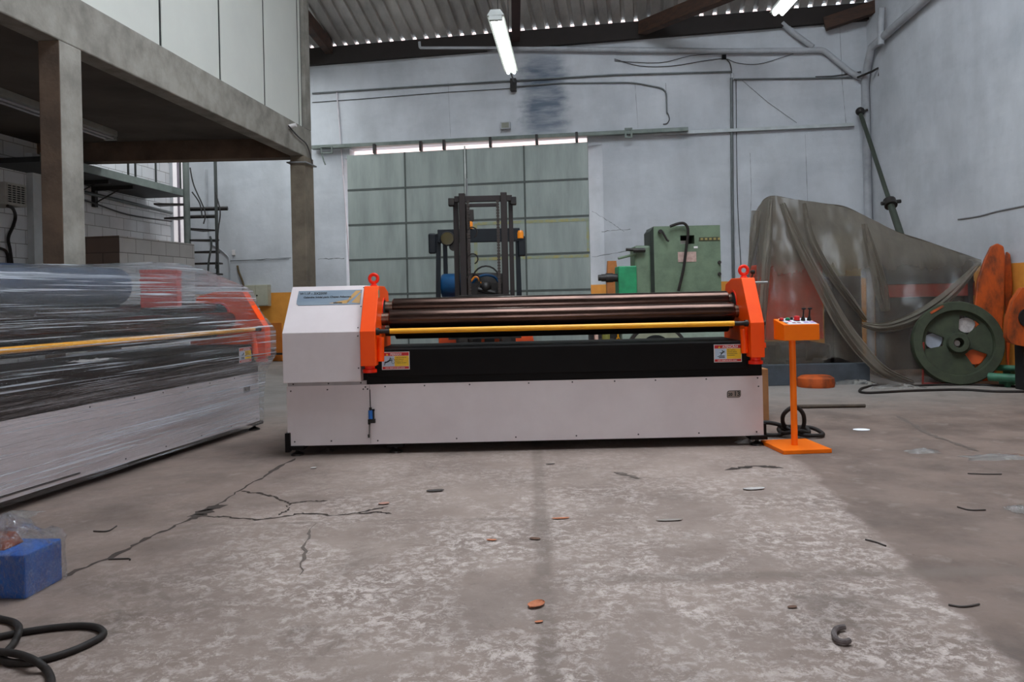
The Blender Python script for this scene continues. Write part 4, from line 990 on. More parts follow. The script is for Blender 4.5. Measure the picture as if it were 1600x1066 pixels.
for (z0,r) in ((1.86,.06),(1.55,.06),(1.30,.08)):
    MB().tube([(fx(739)+r*math.cos(a),-.07,z0+r*math.sin(a)) for a in [math.pi*1.4*i/12-1.2 for i in range(13)]],.008,6).build('hose',black_rub,fk)
# carriage and forks
for z in (.25,.62): MB().bb((-.42,-.18,z),(.42,-.13,z+.09)).build('carriage_bar',grime,fk)
for sgn in (-1,1):
    MB().bb((sgn*.25-.05,-.22,.04),(sgn*.25+.05,-.18,.7)).bb((sgn*.25-.05,-1.15,.03),(sgn*.25+.05,-.18,.07)).build('fork',grime,fk)
mb=MB()
for x in (-.3,-.15,0,.15,.3): mb.cyl((x,-.15,.7),(x,-.15,1.12),.008,6)
mb.cyl((-.3,-.15,1.12),(.3,-.15,1.12),.010,6); mb.build('load_backrest',grime,fk)
# body
y1=.55
MB().prism([(-.50,.30,.12),(.56,.30,.12),(.60,.30,.45),(.54,.30,.74),(-.58,.30,.74),(-.58,.30,.45)],(0,1.6,0)).build('chassis',M('forklift_orange',(226,84,30),.5,col2=(190,66,24),ns=6),fk,bevel=.02)
MB().bb((-.18,.26,.5),(-.06,.30,.8)).bb((-.02,.26,.5),(.10,.30,.8)).bb((.2,.26,.5),(.34,.30,.8)).build('tilt_strut',grime,fk)
MB().lathe([(.001,-.2),(.14,-.2),(.16,-.17),(.16,.17),(.14,.2),(.001,.2)],(fx(714,440,10.4),1.0,W(700,447,10.4).z),'X',28).build('gas_tank',fork_blue,fk)
mb=MB(); P=[]
mb.lathe([(.001,.22),(.20,.20),(.25,.12),(.26,0),(.26,-.30)],(fx(760,440,10.0),.7,W(758,440,10).z-.10),'Z',28).build('engine_hood',grime,fk)
MB().tube(smooth([W(*p,9.75)-Vector((ox,FY,0)) for p in ((734,452),(740,440),(750,432),(762,430),(774,434),(782,446))],5),.016,8).build('hose',fork_blue,fk)
MB().tube(smooth([W(*p,9.7)-Vector((ox,FY,0)) for p in ((736,440),(742,433),(748,436),(752,446))],5),.012,8).build('hose',lamp_am,fk)
MB().bb((fx(732),.20,.9),(fx(784),.34,1.27)).cyl((fx(745),.18,1.2),(fx(772),.18,1.15),.03,8).cyl((fx(740),.18,1.0),(fx(770),.18,1.1),.02,8).sphere((fx(757),.2,1.22),.07).build('dashboard',grime,fk)
MB().lathe([(.15,-.01),(.17,0),(.15,.01)],(fx(757),.35,1.32),'Y',20).build('steering_wheel',black_rub,fk)
# overhead guard
gY=.85; zg=W(747,358,FY+gY).z; gx0=fx(684,360,FY+gY); gx1=fx(812,360,FY+gY)
mb=MB(); mb.bb((gx0,gY-.06,zg-.17),(gx1,gY+.05,zg))
for k in range(6): x=gx0+.06+(gx1-gx0-.12)*k/5; mb.bb((x-.02,gY,zg-.04),(x+.02,gY+1.0,zg))
mb.bb((gx0,gY+.98,zg-.06),(gx1,gY+1.06,zg)); mb.build('overhead_guard',fork_navy,fk,bevel=.008)
for px0,px1,pb0,pb1,nm in ((682,689,680,687,'guard_post'),(806,812,808,816,'guard_post')):
    x0,x1=fx(px0,380,FY+gY),fx(px1,380,FY+gY); q0,q1=fx(pb0,460,FY+gY),fx(pb1,460,FY+gY)
    MB().hexa([(q0,gY-.03,.7),(q1,gY-.03,.7),(q1,gY+.04,.7),(q0,gY+.04,.7),(x0,gY-.03,zg-.05),(x1,gY-.03,zg-.05),(x1,gY+.04,zg-.05),(x0,gY+.04,zg-.05)]).build(nm,fork_navy,fk)
    MB().bb((x0-.0,gY+.95,.7),(x1,gY+1.03,zg-.05)).build('guard_post',fork_navy,fk)
lamp=W(700,374,FY+gY)
hl=MB().lathe([(.001,-.02),(.085,-.02),(.095,0),(.06,.08),(.001,.1)],(lamp.x-ox,gY-.10,lamp.z),'Y',20).build('headlamp',grime,fk)
MB().lathe([(.001,-.022),(.04,-.024),(.078,-.022)],(lamp.x-ox,gY-.10,lamp.z),'Y',18).build('lens',M('olive_lens',(70,60,20),.3),hl)
for px,py,w in ((676,381,.05),(815,385,.05)):
    c=W(px,py,FY+gY); MB().box((c.x-ox,gY-.03,c.z),(.10,.06,.26)).build('side_mirror',fork_navy,fk,bevel=.02)
for px,py in ((734,352),(813,367)):
    c=W(px,py,FY+gY); MB().lathe([(.04,-.05),(.042,.02),(.03,.05),(.001,.055)],(c.x-ox,gY-.05,c.z),'Z',14).build('amber_beacon',lamp_am,fk)
c=W(709,386,FY+gY); MB().lathe([(.001,-.03),(.055,-.03),(.055,.03),(.001,.03)],(c.x-ox,gY-.06,c.z),'Y',16).build('horn',grime,fk)
for sgn in (-1,1):
    for yy in (.45,1.65):
        MB().lathe([(.12,-.09),(.28,-.09),(.30,-.06),(.30,.06),(.28,.09),(.12,.09),(.12,-.09)],(sgn*.48,yy,.30),'X',28).lathe([(.001,-.05),(.12,-.06),(.12,.06),(.001,.05)],(sgn*.48,yy,.30),'X',20,1).build('wheel',[black_rub,grime],fk)
MB().bb((-.5,1.75,.2),(.5,2.15,.90)).build('counterweight',fork_blue,fk,bevel=.06)
MB().bb((-.25,1.15,.74),(.25,1.60,.86)).bb((-.25,1.55,.86),(.25,1.65,1.2)).build('seat',black_rub,fk,bevel=.03)

# ------------------------------------------------------------------ green machine tool
GY=10.2
gm=thing('machine_tool','old green machine tool with a tall square column behind the rolls','machine',(W(1070,460,GY).x,GY,0))
go=gm.location
def g(px,py,Y=GY): v=W(px,py,Y); return v.x-go.x, v.z
xl,zt=g(1021,354); xr,_=g(1125,354); wx0,wz0=g(1063,368); wx1,wz1=g(1085,381)
mb=MB()     # column with a square through window
mb.bb((xl,0,.3),(wx0,.55,zt)); mb.bb((wx1,0,.3),(xr,.55,zt)); mb.bb((wx0,0,wz0),(wx1,.55,zt)); mb.bb((wx0,0,.3),(wx1,.55,wz1))
mb.bb((wx0,.30,wz1),(wx1,.34,wz0),1)
mb.build('column',[green_m,dark_hole],gm)
MB().bb((wx0+.01,.10,wz1),(wx0+.09,.2,wz1+.05)).build('window_part',paint_w,gm)
x2,_=g(1016,354)
MB().prism([(x2,.04,1.0),(xl,.0,1.0),(xl,.0,zt),(x2,.04,zt-.06)],(0,.45,0)).build('side_guide',M('dark_guide_green',(52,58,52),.5),gm)
lx,_=g(992,383); lx1,lz=g(1018,383); 
MB().bb((lx,.05,.9),(lx1,.45,lz)).build('gearbox',green_m,gm,bevel=.03)
a=g(978,390); b_=g(1008,391); MB().cyl((a[0],.0,a[1]),(b_[0],.0,b_[1]),.020,10).cyl((b_[0]-.15,0,b_[1]),(b_[0],0,b_[1]),.03,10).build('lever',grime,gm)
a=g(966,404); b_=g(994,397); MB().cyl((a[0],.0,a[1]),(b_[0],.05,b_[1]),.016,10).build('handle',green_m,gm)
a=g(1031,362); b_=g(1041,376); MB().tube([(a[0]-.02,-.02,a[1]),(a[0]+.02,-.05,a[1]),(b_[0],-.06,b_[1]),(b_[0]+.02,-.05,b_[1]-.01)],.014,8).cyl((a[0],.0,a[1]),(a[0],-.06,a[1]),.025,10).build('crank',grime,gm)
x0,z0=g(1092,371); x1,z1=g(1125,376); mb=MB().bb((x0,-.006,z1),(x1-.01,0,z0))
for k in range(5): xx=x0+.02+k*.055; mb.bb((xx,-.009,z1+.01),(xx+.03,-.006,z0-.01),1)
mb.build('dial_strip',[M('dark_olive_strip',(66,66,44),.5),M('brass_marks',(150,136,80),.5)],gm)
x0,z0=g(1059,394); x1,z1=g(1088,409); MB().bb((x0,-.006,z1),(x1,0,z0)).build('data_plate',M('pinkish_metal_plate',(198,170,160),.4,.3,col2=(170,140,130),ns=20),gm)
x0,z0=g(1084,385); MB().bb((x0,-.006,z0-.025),(x0+.05,0,z0)).build('small_plate',paint_w,gm)
for py in (410,428):
    x,z=g(1124,py); MB().lathe([(.001,-.02),(.022,-.02),(.022,.03),(.001,.03)],(x,-.0,z),'Y',12).build('knob',grime,gm)
# slide under the column, base and handwheel visible through the gap
MB().bb((xl-.10,-.12,.25),(xr+.05,.65,.95)).build('base',green_p,gm,bevel=.02)
x0,_=g(1028,535,GY-.22)
MB().lathe([(.001,-.03),(.07,-.035),(.08,-.02),(.35,-.02),(.355,0)],(x0,-.16,.33),'Y',48).lathe([(.352,-.012),(.395,-.012),(.40,.03)],(x0,-.16,.33),'Y',48,1).build('flywheel',[M('olive_disc',(150,152,130),.6,col2=(126,128,106),ns=6),grime],gm)
P=[(x0+.13*math.cos(a)-.02,-.186,.545+.035*math.sin(a)-.12*(math.cos(a)*.13/.3)**2) for a in [2*math.pi*i/24 for i in range(24)]]
MB().prism(P,(0,.012,0)).build('flywheel_opening',dark_hole,gm)
xb0,_=g(972,535,GY-.12); xb1,_=g(924,535,GY)
MB().bb((xb0,-.12,.25),(xl-.09,.55,.70)).build('side_base',green_p,gm,bevel=.015)
MB().bb((xb1,.12,.0),(xb0+.02,.4,.70)).cyl((xb1+.05,.10,.45),(xb1+.3,.10,.45),.09,16).build('drive_motor',grime,gm,bevel=.01)
MB().bb((xl-.25,-.1,0),(xr+.15,.7,.26)).build('bed_plate',green_m,gm,bevel=.02)
x0,z0=g(966,416); x1,z1=g(992,458); MB().bb((x0,.0,z1-.5),(x1+.03,.35,z0)).build('tailstock',green_b,gm,bevel=.012)
mb=MB(); 
for px,r in ((936,.040),(941,.048),(948,.060),(957,.052),(967,.045)):
    x,z=g(px,434); mb.lathe([(.001,0),(r,0),(r,.09),(.001,.09)],(x,.10,z),'X',18)
mb.build('spindle',grime,gm)
# black hose over its top
mb=MB(); P=[W(*p,GY-.06) for p in ((1047,354),(1058,350),(1068,349),(1074,355),(1075,366),(1072,390),(1068,420),(1060,455))]
mb.tube(smooth(P,5),.018,8); solo(mb,'hanging_hose',black_rub,'black hose looped over the top of the green machine tool','hose')
# orange slab left of it and small yellow marked bits
c=W(957,430,11.4); mb=MB().prism([(c.x-.07,11.4,0),(c.x+.07,11.4,0),(c.x+.08,11.4,1.35),(c.x+.06,11.4,1.58),(c.x-.06,11.4,1.58),(c.x-.08,11.4,1.3)],(0,.12,0)); solo(mb,'steel_plate',M('dull_orange_plate',(196,122,60),.6,col2=(160,96,50),ns=6),'upright orange plate behind the spindle of the green machine tool','plate')
for px,w,m,lab in ((932,.05,M('pinkish_tube',(214,176,160),.5),'pale pink tube standing on the floor left of the green machine base'),(947,.10,M('olive_yellow_paint',(120,118,50),.6),'olive drum standing on the floor beside the pale pink tube')):
    c=FL(px,585); c=W(px,540,9.8); mb=MB().lathe([(.001,0),(w/2+.01,0),(w/2,.04),(w/2,.62),(w/2*.8,.66),(.001,.66)],(c.x,9.8,0),'Z',20); solo(mb,'floor_drum' if w>.06 else 'floor_tube',m,lab,'drum' if w>.06 else 'tube')
mb=MB()
c=W(966,540,9.75)
for k in range(12): 
    z=.05+k*.055; P=[(c.x+.016*math.cos(a)*(1 if k%2 else .3),9.75+.016*math.cos(a)*(.3 if k%2 else 1),z+.034*math.sin(a)) for a in [2*math.pi*i/10 for i in range(10)]]; mb.tube(P,.007,6,closed=True)
solo(mb,'lifting_chain',yellow,'yellow chain hanging at the left of the green machine base','chain')

# ------------------------------------------------------------------ pile under the dusty sheet on the right
# covered machine with an orange band
cm=thing('covered_machine','large old machine with an orange middle under the dusty plastic sheet','machine',(W(1235,560,10.2).x,10.0,0))
co=cm.location
def cbx(px0,py0,px1,py1,Y,d,m,nm,bev=.02):
    a=W(px0,py0,Y); b_=W(px1,py1,Y); return MB().bb((a.x-co.x,Y-co.y,b_.z),(b_.x-co.x,Y-co.y+d,a.z)).build(nm,m,cm,bevel=bev)
cbx(1196,412,1288,530,10.0,.7,M('orange_casting',(232,74,34),.5,col2=(206,62,30),ns=4),'body')
cbx(1200,540,1300,598,9.85,.8,grime,'base')
cbx(1208,330,1232,412,10.2,.4,M('rust_brown_casting',(150,92,60),.6),'column')
cbx(1236,324,1290,412,10.25,.5,M('dark_grey_casting',(74,74,74),.6),'head')
cbx(1290,332,1322,430,10.2,.4,dark_slate,'side_box')
cm2=thing('steel_rack','long grey and red steel frame under the right half of the dusty plastic sheet','frame',(W(1440,560,9.8).x,9.8,0)); co=cm2.location; cm=cm2
cbx(1372,407,1522,442,9.75,.12,dark_slate,'top_beam',.005)
cbx(1376,442,1524,462,9.76,.10,M('dull_red_paint',(176,64,52),.6),'red_rail',.005)
cbx(1370,462,1520,575,9.85,.06,M('dark_brown_sheet',(70,62,60),.7),'back_sheet',.004)
cbx(1512,410,1524,586,9.75,.10,dark_slate,'post',.005); cbx(1372,410,1384,586,9.75,.10,dark_slate,'post',.005)
cm3=thing('covered_gearbox','pale yellow gearbox under the middle of the dusty plastic sheet','gearbox',(W(1325,560,9.9).x,9.8,0)); co=cm3.location; cm=cm3
cbx(1296,366,1346,432,10.0,.35,M('cream_casting',(172,164,120),.6,col2=(150,140,96),ns=6),'housing'); cbx(1322,412,1346,436,9.93,.1,M('ochre_patch',(186,150,60),.6),'cover',.01)
cbx(1300,432,1350,596,9.9,.3,grime,'stand')
# slate beam on the floor in front
a=FL(1180,598); b_=FL(1372,597)
mb=MB().bb((W(1186,560,9.25).x,9.25,0),(W(1190,560,9.25).x+1.25,9.37,.24)); solo(mb,'steel_beam',dark_slate,'dark slate steel beam lying on the floor in front of the covered machine','beam',bevel=.006)
mb=MB().cyl((W(1225,560,9.3).x,9.5,.38),(W(1300,560,9.3).x,9.5,.36),.10,18); mb.cyl((W(1265,560,9.3).x,9.5,.37),(W(1275,560,9.3).x,9.5,.37),.13,18); mb.bb((W(1240,560,9.3).x,9.42,0),(W(1290,560,9.3).x,9.58,.3)); solo(mb,'electric_motor',grime,'greasy black motor lying behind the slate beam','motor')
# the sheet itself
ridge=[(1178,335),(1186,322),(1197,309),(1212,306),(1245,312),(1290,318),(1322,323),(1360,342),(1400,361),(1440,374),(1480,388),(1510,398),(1532,406)]
hem  =[(1176,470),(1180,520),(1188,560),(1215,596),(1262,596),(1296,560),(1330,566),(1360,584),(1400,597),(1445,600),(1480,585),(1515,545),(1530,500)]
rY   =[10.4,10.3,10.2,10.1,10.0,10.0,9.95,9.9,9.85,9.8,9.75,9.7,9.66]
hY   =[9.9,9.6,9.5,9.35,9.3,9.35,9.3,9.25,9.2,9.2,9.35,9.5,9.56]
R3=smooth([W(*p,y) for p,y in zip(ridge,rY)],10); H3=smooth([W(*p,y) for p,y in zip(hem,hY)],10)
for q in H3: q.z=max(q.z,.012)
nT=44; mb=MB(); P=[]
for i,(r,h) in enumerate(zip(R3,H3)):
    s=i/(len(R3)-1)
    for j in range(nT+1):
        t=j/nT; q=r.lerp(h,t); bul=math.sin(math.pi*min(1,t*1.0))*.10
        q.y-=bul
        # radiating folds from the high point
        ph=s*46+t*(3-8*s); amp=.05*min(1,t*2.2)*(1-.2*t)
        q.y-=amp*math.sin(ph)+.05*noise.noise(Vector((s*9,t*4,.3)))+.02*noise.noise(Vector((s*34,t*14,1.7)))
        q.x+=.03*noise.noise(Vector((s*12,t*6,5)))*t; q.z=max(q.z,.008)
        P.append(q)
n=nT+1
mb.add(P,[(i*n+j,(i+1)*n+j,(i+1)*n+j+1,i*n+j+1) for i in range(len(R3)-1) for j in range(nT)],0,True)
# a rear fall of the sheet
B=[]
for i,r in enumerate(R3):
    for j in range(13):
        t=j/12; B.append(Vector((r.x+.1*t,r.y+.15+.45*math.sin(t*1.5)+.05*math.sin(i*.5),max(.1,r.z*(1-t)))) if j else r.copy())
mb.add(B,[(i*13+j,i*13+j+1,(i+1)*13+j+1,(i+1)*13+j) for i in range(len(R3)-1) for j in range(12)],0,True)
# thick gathered fold lying diagonally across the front, and a hanging gather
def gather(pts,ws,Y):
    P=[W(*p,y) for p,y in zip(pts,Y)]; P=smooth(P,6); k=len(P); W_=[]
    for i in range(k):
        t=i/(k-1)*(len(ws)-1); a=int(min(t,len(ws)-2)); W_.append(ws[a]*(1-(t-a))+ws[a+1]*(t-a))
    vs=[]
    for i,p in enumerate(P):
        t=(P[min(i+1,k-1)]-P[max(0,i-1)]).normalized(); q=t.cross(Vector((0,-1,0))).normalized()
        for e in range(9):
            f=e/8-.5; vs.append(p+q*f*W_[i]+Vector((0,-.05*math.cos(f*math.pi)-.018*math.sin(f*22+i*.12),0)))
    mb.add(vs,[(i*9+e,i*9+e+1,(i+1)*9+e+1,(i+1)*9+e) for i in range(k-1) for e in range(8)],1,True)
gather([(1222,318),(1245,372),(1280,440),(1312,500),(1345,545),(1380,580),(1425,598)],[.06,.12,.15,.17,.17,.13,.06],[9.82,9.66,9.45,9.3,9.2,9.12,9.1])
gather([(1350,350),(1366,410),(1376,450),(1384,486)],[.05,.14,.18,.12],[9.72,9.6,9.55,9.5])
gather([(1530,410),(1504,440),(1468,474),(1424,500),(1380,512),(1345,506)],[.02,.10,.16,.16,.12,.05],[9.55,9.42,9.35,9.3,9.3,9.32])
gather([(1204,312),(1200,380),(1194,460),(1190,530)],[.04,.09,.10,.08],[9.92,9.7,9.5,9.4])
gather([(1256,318),(1268,372),(1300,430),(1330,470),(1352,500)],[.03,.08,.10,.10,.05],[9.85,9.68,9.5,9.4,9.36])
gather([(1182,330),(1178,370),(1172,410),(1166,440)],[.12,.10,.05,.02],[10.1,10.05,10.0,9.95])
tp=solo(mb,'plastic_sheet',[tarp_film,film_mat('gathered_dusty_plastic',(126,118,106),.7,.95,(1,1,.4),5,.35,.7,gl=.2)],'dusty translucent plastic sheet draped over old machines on the right','sheet',fix=False)
# ------ flywheel
wc=W(1495,539,9.0); rot=Matrix.Rotation(math.radians(-14),3,'Z')@Matrix.Rotation(math.radians(-8),3,'X')
R_=.468
fw=thing('iron_flywheel','big dark green iron flywheel leaning in front of the plastic sheet','wheel',(wc.x,9.0,0)); cz=.462
def fwb(mb,nm,m,par,bev=0): 
    mb.v=[rot@v+Vector((0,0,cz)) for v in mb.v]; return mb.build(nm,m,par,bevel=bev)
fwb(MB().lathe([(.36,-.05),(.37,-.075),(R_-.01,-.075),(R_,-.06),(R_,.06),(R_-.01,.075),(.36,.075),(.36,-.05)],(0,0,0),'Y',64),'rim',green_dk,fw)
# web disc with three openings -> build as polar grid skipping holes
mb=MB(); nr,na=7,96
rr=[.105+(.362-.105)*i/nr for i in range(nr+1)]
def hole(a,r): 
    for c,wd in ((62,19),(172,19),(-40,19)):
        d=(a-c+180)%360-180
        if abs(d)<wd and .16<r<.31: return True
    return False
vs=[];fs=[]
for y in (-.02,.02):
    for i in range(nr+1):
        for k in range(na): a=2*math.pi*k/na; vs.append((rr[i]*math.cos(a),y,rr[i]*math.sin(a)))
o=(nr+1)*na
for i in range(nr):
    for k in range(na):
        if hole(360*(k+.5)/na,(rr[i]+rr[i+1])/2): continue
        q=(i*na+k,i*na+(k+1)%na,(i+1)*na+(k+1)%na,(i+1)*na+k); fs.append(q); fs.append(tuple(x+o for x in q)[::-1])
mb.add(vs,fs,0); fwb(mb,'web',green_dk,fw)
fwb(MB().lathe([(.055,-.09),(.105,-.09),(.115,-.07),(.115,.07),(.055,.09),(.055,-.09)],(0,0,0),'Y',36),'hub',green_dk,fw)
fwb(MB().cyl((0,-.02,0),(0,.08,0),.03,14),'shaft_stub',scrap_w,fw)
mb=MB().bb((-.30,-.081,.37),(-.14,-.074,.395)); mb.v=[Matrix.Rotation(math.radians(-30),3,'Y')@(v-Vector((-.22,0,.38)))+Vector((-.2,0,.375)) for v in mb.v]; fwb(mb,'paint_mark',rust_or,fw)
for k,(ang,m,nm) in enumerate(((-40,M('orange_daub',(206,84,24),.6),'opening_cover'),(62,scrap_w,'opening_cover'),(172,M('bluish_plastic',(150,156,166),.35),'opening_cover'))):
    a=math.radians(ang); c=Vector((.235*math.cos(a),.03,.235*math.sin(a))); mb=MB()
    P=[c+Vector((.095*math.cos(t)*(1+.1*math.sin(3*t)),0,.085*math.sin(t))) for t in [2*math.pi*i/16 for i in range(16)]]
    mb.prism(P,(0,.012,0)); fwb(mb,nm,m,fw)
# orange plates against the right wall
def lean(px_poly,Y,th,label,m,tx=.25):
    P=[W(px,py,Y) for px,py in px_poly]; zmin=min(p.z for p in P)
    for p in P: p.z=max(0,p.z-0) if p.z>.03 else 0
    P=[p+Vector((0,(p.z)*.06,0)) for p in P]
    mb=MB().prism(P,(th*.5,th,0)); return solo(mb,'orange_casting',m,label,'casting',bevel=.015)
lean([(1527,585),(1527,478),(1532,440),(1545,405),(1556,384),(1566,379),(1576,384),(1578,400),(1574,470),(1568,530),(1556,612),(1535,612)],9.25,.16,'tall chipped orange casting leaning on the right wall behind the flywheel',rust_or)
lean([(1574,560),(1575,420),(1580,392),(1586,396),(1588,440),(1582,520),(1576,612)],9.42,.10,'narrow orange casting standing just behind the tall leaning one',rust_or)
mb=MB(); c=W(1606,495,8.3); Pp=[]
out=[W(px,py,8.3) for px,py in ((1574,528),(1575,500),(1584,470),(1598,450),(1625,446),(1645,470),(1650,505),(1645,535),(1620,545),(1592,540),(1580,536))]
mb.prism(out,(.03,.12,0)); mb.lathe([(.001,-.005),(.10,-.005),(.10,.02)],(c.x,8.29,c.z-.01),'Y',24,1)
z0=min(v.z for v in out); mb.bb((c.x-.02,8.36,0),(c.x+.2,8.5,z0+.05),1)
solo(mb,'round_orange_casting',[rust_or,dark_hole],'rounded orange casting with a dark hole at the right edge','casting')
mb=MB()
for i,(x0,x1,r,dy) in enumerate(((1545,1640,.045,0),(1552,1640,.035,.22))):
    a=W(x0,585,8.75+dy); b_=W(x1,590,8.3+dy); z=r+.06+.09*i
    mb=MB().cyl((a.x,a.y,z),(b_.x,b_.y,z),r,14); mb.bb((a.x+.12,a.y-.12,0),(a.x+.2,a.y+.02,z-r*.9)); solo(mb,'green_pipe',green_pipe,['nearer green pipe lying low at the right edge beside the flywheel','farther green pipe lying behind the nearer one at the right edge'][i],'pipe')
mb=MB().cyl(W(1441,560,9.06)*Vector((1,1,0)),W(1443,535,9.02),.012,8); mb.cyl(W(1441,560,9.06)*Vector((1,1,0))+Vector((0,0,.012)),W(1520,600,8.9)*Vector((1,1,0))+Vector((0,0,.012)),.012,8); solo(mb,'red_rod',M('dull_red_rod',(130,44,36),.6),'thin red rod propped at the left foot of the flywheel','rod')
# red grimy lump on the floor, plastic scraps, cables
c=FL(1281,606)
mb=MB().lathe([(.001,0),(.20,0),(.21,.03),(.20,.10),(.16,.125),(.001,.13)],(c.x,c.y+.12,0),'Z',22); solo(mb,'cast_disc',rust_or,'low round grimy orange casting on the floor behind the pedestal','casting')
def crumple(cx,cy,sx,sy,h,seed,n=16):
    P=[]
    for i in range(n+1):
        for j in range(n+1):
            u=i/n*2-1; v=j/n*2-1; e=max(0,1-max(abs(u),abs(v))**2)
            wob=noise.noise(Vector((u*2+seed,v*2,seed)))*.25
            z=.002+h*e*(.35+.65*abs(noise.noise(Vector((u*3,v*3,seed*1.7)))))
            P.append(Vector((cx+u*sx*(1+wob),cy+v*sy*(1+wob),z)))
    return MB().add(P,[(i*(n+1)+j,(i+1)*(n+1)+j,(i+1)*(n+1)+j+1,i*(n+1)+j+1) for i in range(n) for j in range(n)],0,True)
for k,(px,py,sx,sy,h,lab) in enumerate(((1225,600,.20,.14,.10,'crumpled plastic on the floor left of the pedestal post, by the dusty sheet'),(1330,600,.30,.12,.10,'crumpled plastic heap on the floor below the diagonal fold of the sheet'),(1400,606,.30,.10,.06,'flat plastic scrap on the floor left of the flywheel'))):
    c=FL(px,py); solo(crumple(c.x,c.y,sx,sy,h,k+1.3),'plastic_scrap',film_mat('scrap_plastic_%d'%k,(190,186,180),.3,.8,(1,1,1),9,.2,.5,gl=.6) if k==0 else bpy.data.materials['scrap_plastic_0'],lab,'plastic scrap')
mb=MB().tube(smooth([FL(1362,603,.012),FL(1345,608,.012),FL(1352,614,.012),FL(1420,611,.012),FL(1500,609,.012),FL(1560,612,.012),FL(1640,612,.012)],6),.014,8); solo(mb,'floor_cable',black_rub,'nearer long black cable on the floor in front of the flywheel','cable')
mb=MB().tube(smooth([FL(1362,602.5,.012),FL(1420,603,.012),FL(1480,601,.012),FL(1540,601.5,.012),FL(1640,607,.012)],6),.013,8); solo(mb,'floor_cable',black_rub,'farther long black cable on the floor touching the foot of the flywheel','cable')
# stick
p0=FL(1236,639); p1=FL(1352,637); mb=MB().tube([p0+Vector((0,0,.02)),p0.lerp(p1,.4)+Vector((0,.01,.018)),p1+Vector((0,0,.018))],[.018,.017,.015],8); solo(mb,'wooden_stick',wood,'thin wooden stick on the floor behind the orange pedestal','stick')

# ------------------------------------------------------------------ lit tube lamps
def lamp_fix(px0,py0,z,px1,py1,label,far=None):
    a,b_=ab(px1,py1); Y1=(z-H)/-b_; q1=W(px1,py1,Y1)
    if px0 is not None:
        a,b_=ab(px0,py0); q0=W(px0,py0,(z-H)/-b_)
    else: q0=q1+far
    d=q1-q0; Ln=d.length; ang=math.atan2(d.y,d.x)
    t=thing('tube_lamp',label,'lamp',(q0+q1)/2,ang)
    MB().prism([(-Ln/2,-.10,.0),(-Ln/2,-.055,.07),(-Ln/2,.055,.07),(-Ln/2,.10,.0)],(Ln,0,0)).build('housing',fixture_m,t,bevel=.004)
    for s in (-1,1):
        MB().cyl((-Ln/2+.05,s*.042,-.024),(Ln/2-.03,s*.042,-.024),.021,14).build('tube',lamp_on,t)
    MB().bb((-Ln/2,-.075,-.05),(-Ln/2+.05,.075,0)).build('tube_holder',fixture_m,t); MB().bb((Ln/2-.03,-.075,-.02),(Ln/2,.075,0)).build('tube_holder',fixture_m,t)
    for s in (-.35,.35):
        MB().cyl((Ln*s,0,.07),(Ln*s,0,2.4),.006,6).build('hanger_wire',dark_steel,t)
    return t
lamp_fix(774,24,4.31,799,112,'lit twin tube lamp hanging below the middle of the metal roof')
lamp_fix(None,None,4.31,1215,20,'lit tube lamp at the top edge right of the dark rafter',far=Vector((-.05,-2.4,0)))
mb=MB().cyl(W(799,116,11.6),BW(803,128,.1),.012,8); solo(mb,'lamp_cable',cable_m,'black cable from the middle tube lamp to the dark junction box','cable')

# ------------------------------------------------------------------ foreground: blue box, hose, litter
c0=FL(40,937); c1=FL(98,905.6)
dv=(c1-c0); dv.z=0; L1=dv.length; dv.normalize(); pv=Vector((-dv.y,dv.x,0)); wd=.30; hb=.165
bb_=thing('blue_box','small blue steel box in clear plastic on the floor at lower left','box',c0)
def rb(a,b,z): return dv*a+pv*b+Vector((0,0,z))
MB().hexa([rb(0,wd,0),rb(0,0,0),rb(L1,0,0),rb(L1,wd,0),rb(.0,wd,hb),rb(.0,0,hb),rb(L1,0,hb),rb(L1,wd,hb)]).build('case',box_blue,bb_,bevel=.006)
MB().hexa([rb(.05,wd*.75,hb),rb(.05,.12,hb),rb(L1-.05,.12,hb),rb(L1-.05,wd*.75,hb),rb(.07,wd*.7,hb+.05),rb(.07,.14,hb+.05),rb(L1-.07,.14,hb+.05),rb(L1-.07,wd*.7,hb+.05)]).build('top_block',M('rusty_brown_part',(140,70,40),.6),bb_,bevel=.006)
# bag: closed crumpled hull around the box
mb=MB(); P=[]; nu,nv=56,26
for j in range(nv+1):
    v=j/nv
    for i in range(nu):
        a=2*math.pi*i/nu; ca,sa=math.cos(a),math.sin(a)
        k=1/max(abs(ca),abs(sa))
        x=L1/2+ (L1/2+.010)*k*ca; y=wd/2+(wd/2+.010)*k*sa
        if v<.55: z=hb*1.02*(v/.55); sc=1
        else:
            t=(v-.55)/.45; sc=1-.97*t; z=hb*1.02+.085*math.sin(t*1.57)*(1+.25*math.sin(3*a))
        x=L1/2+(x-L1/2)*sc; y=wd/2+(y-wd/2)*sc
        nn=(noise.noise(Vector((x*14,y*14,z*14+2)))*.03+noise.noise(Vector((x*40,y*40,z*40)))*.014)*(.35 if v<.5 else 1.3)
        if ca>.75 and v<.75: x+=.075*math.exp(-((sa+.1)/.5)**2)*(1-abs(v-.4)*1.8 if abs(v-.4)<.5 else 0)
        q=rb(x+nn*ca*.5,y+nn*sa*.5,max(.002,z+nn*(1 if v>.5 else .1))); P.append(c0+q)
mb.add(P,[(j*nu+i,j*nu+(i+1)%nu,(j+1)*nu+(i+1)%nu,(j+1)*nu+i) for j in range(nv) for i in range(nu)],0,True)
solo(mb,'plastic_bag',bag_film,'crumpled clear plastic bag pulled over the blue box','bag',fix=False)
hr=.0115
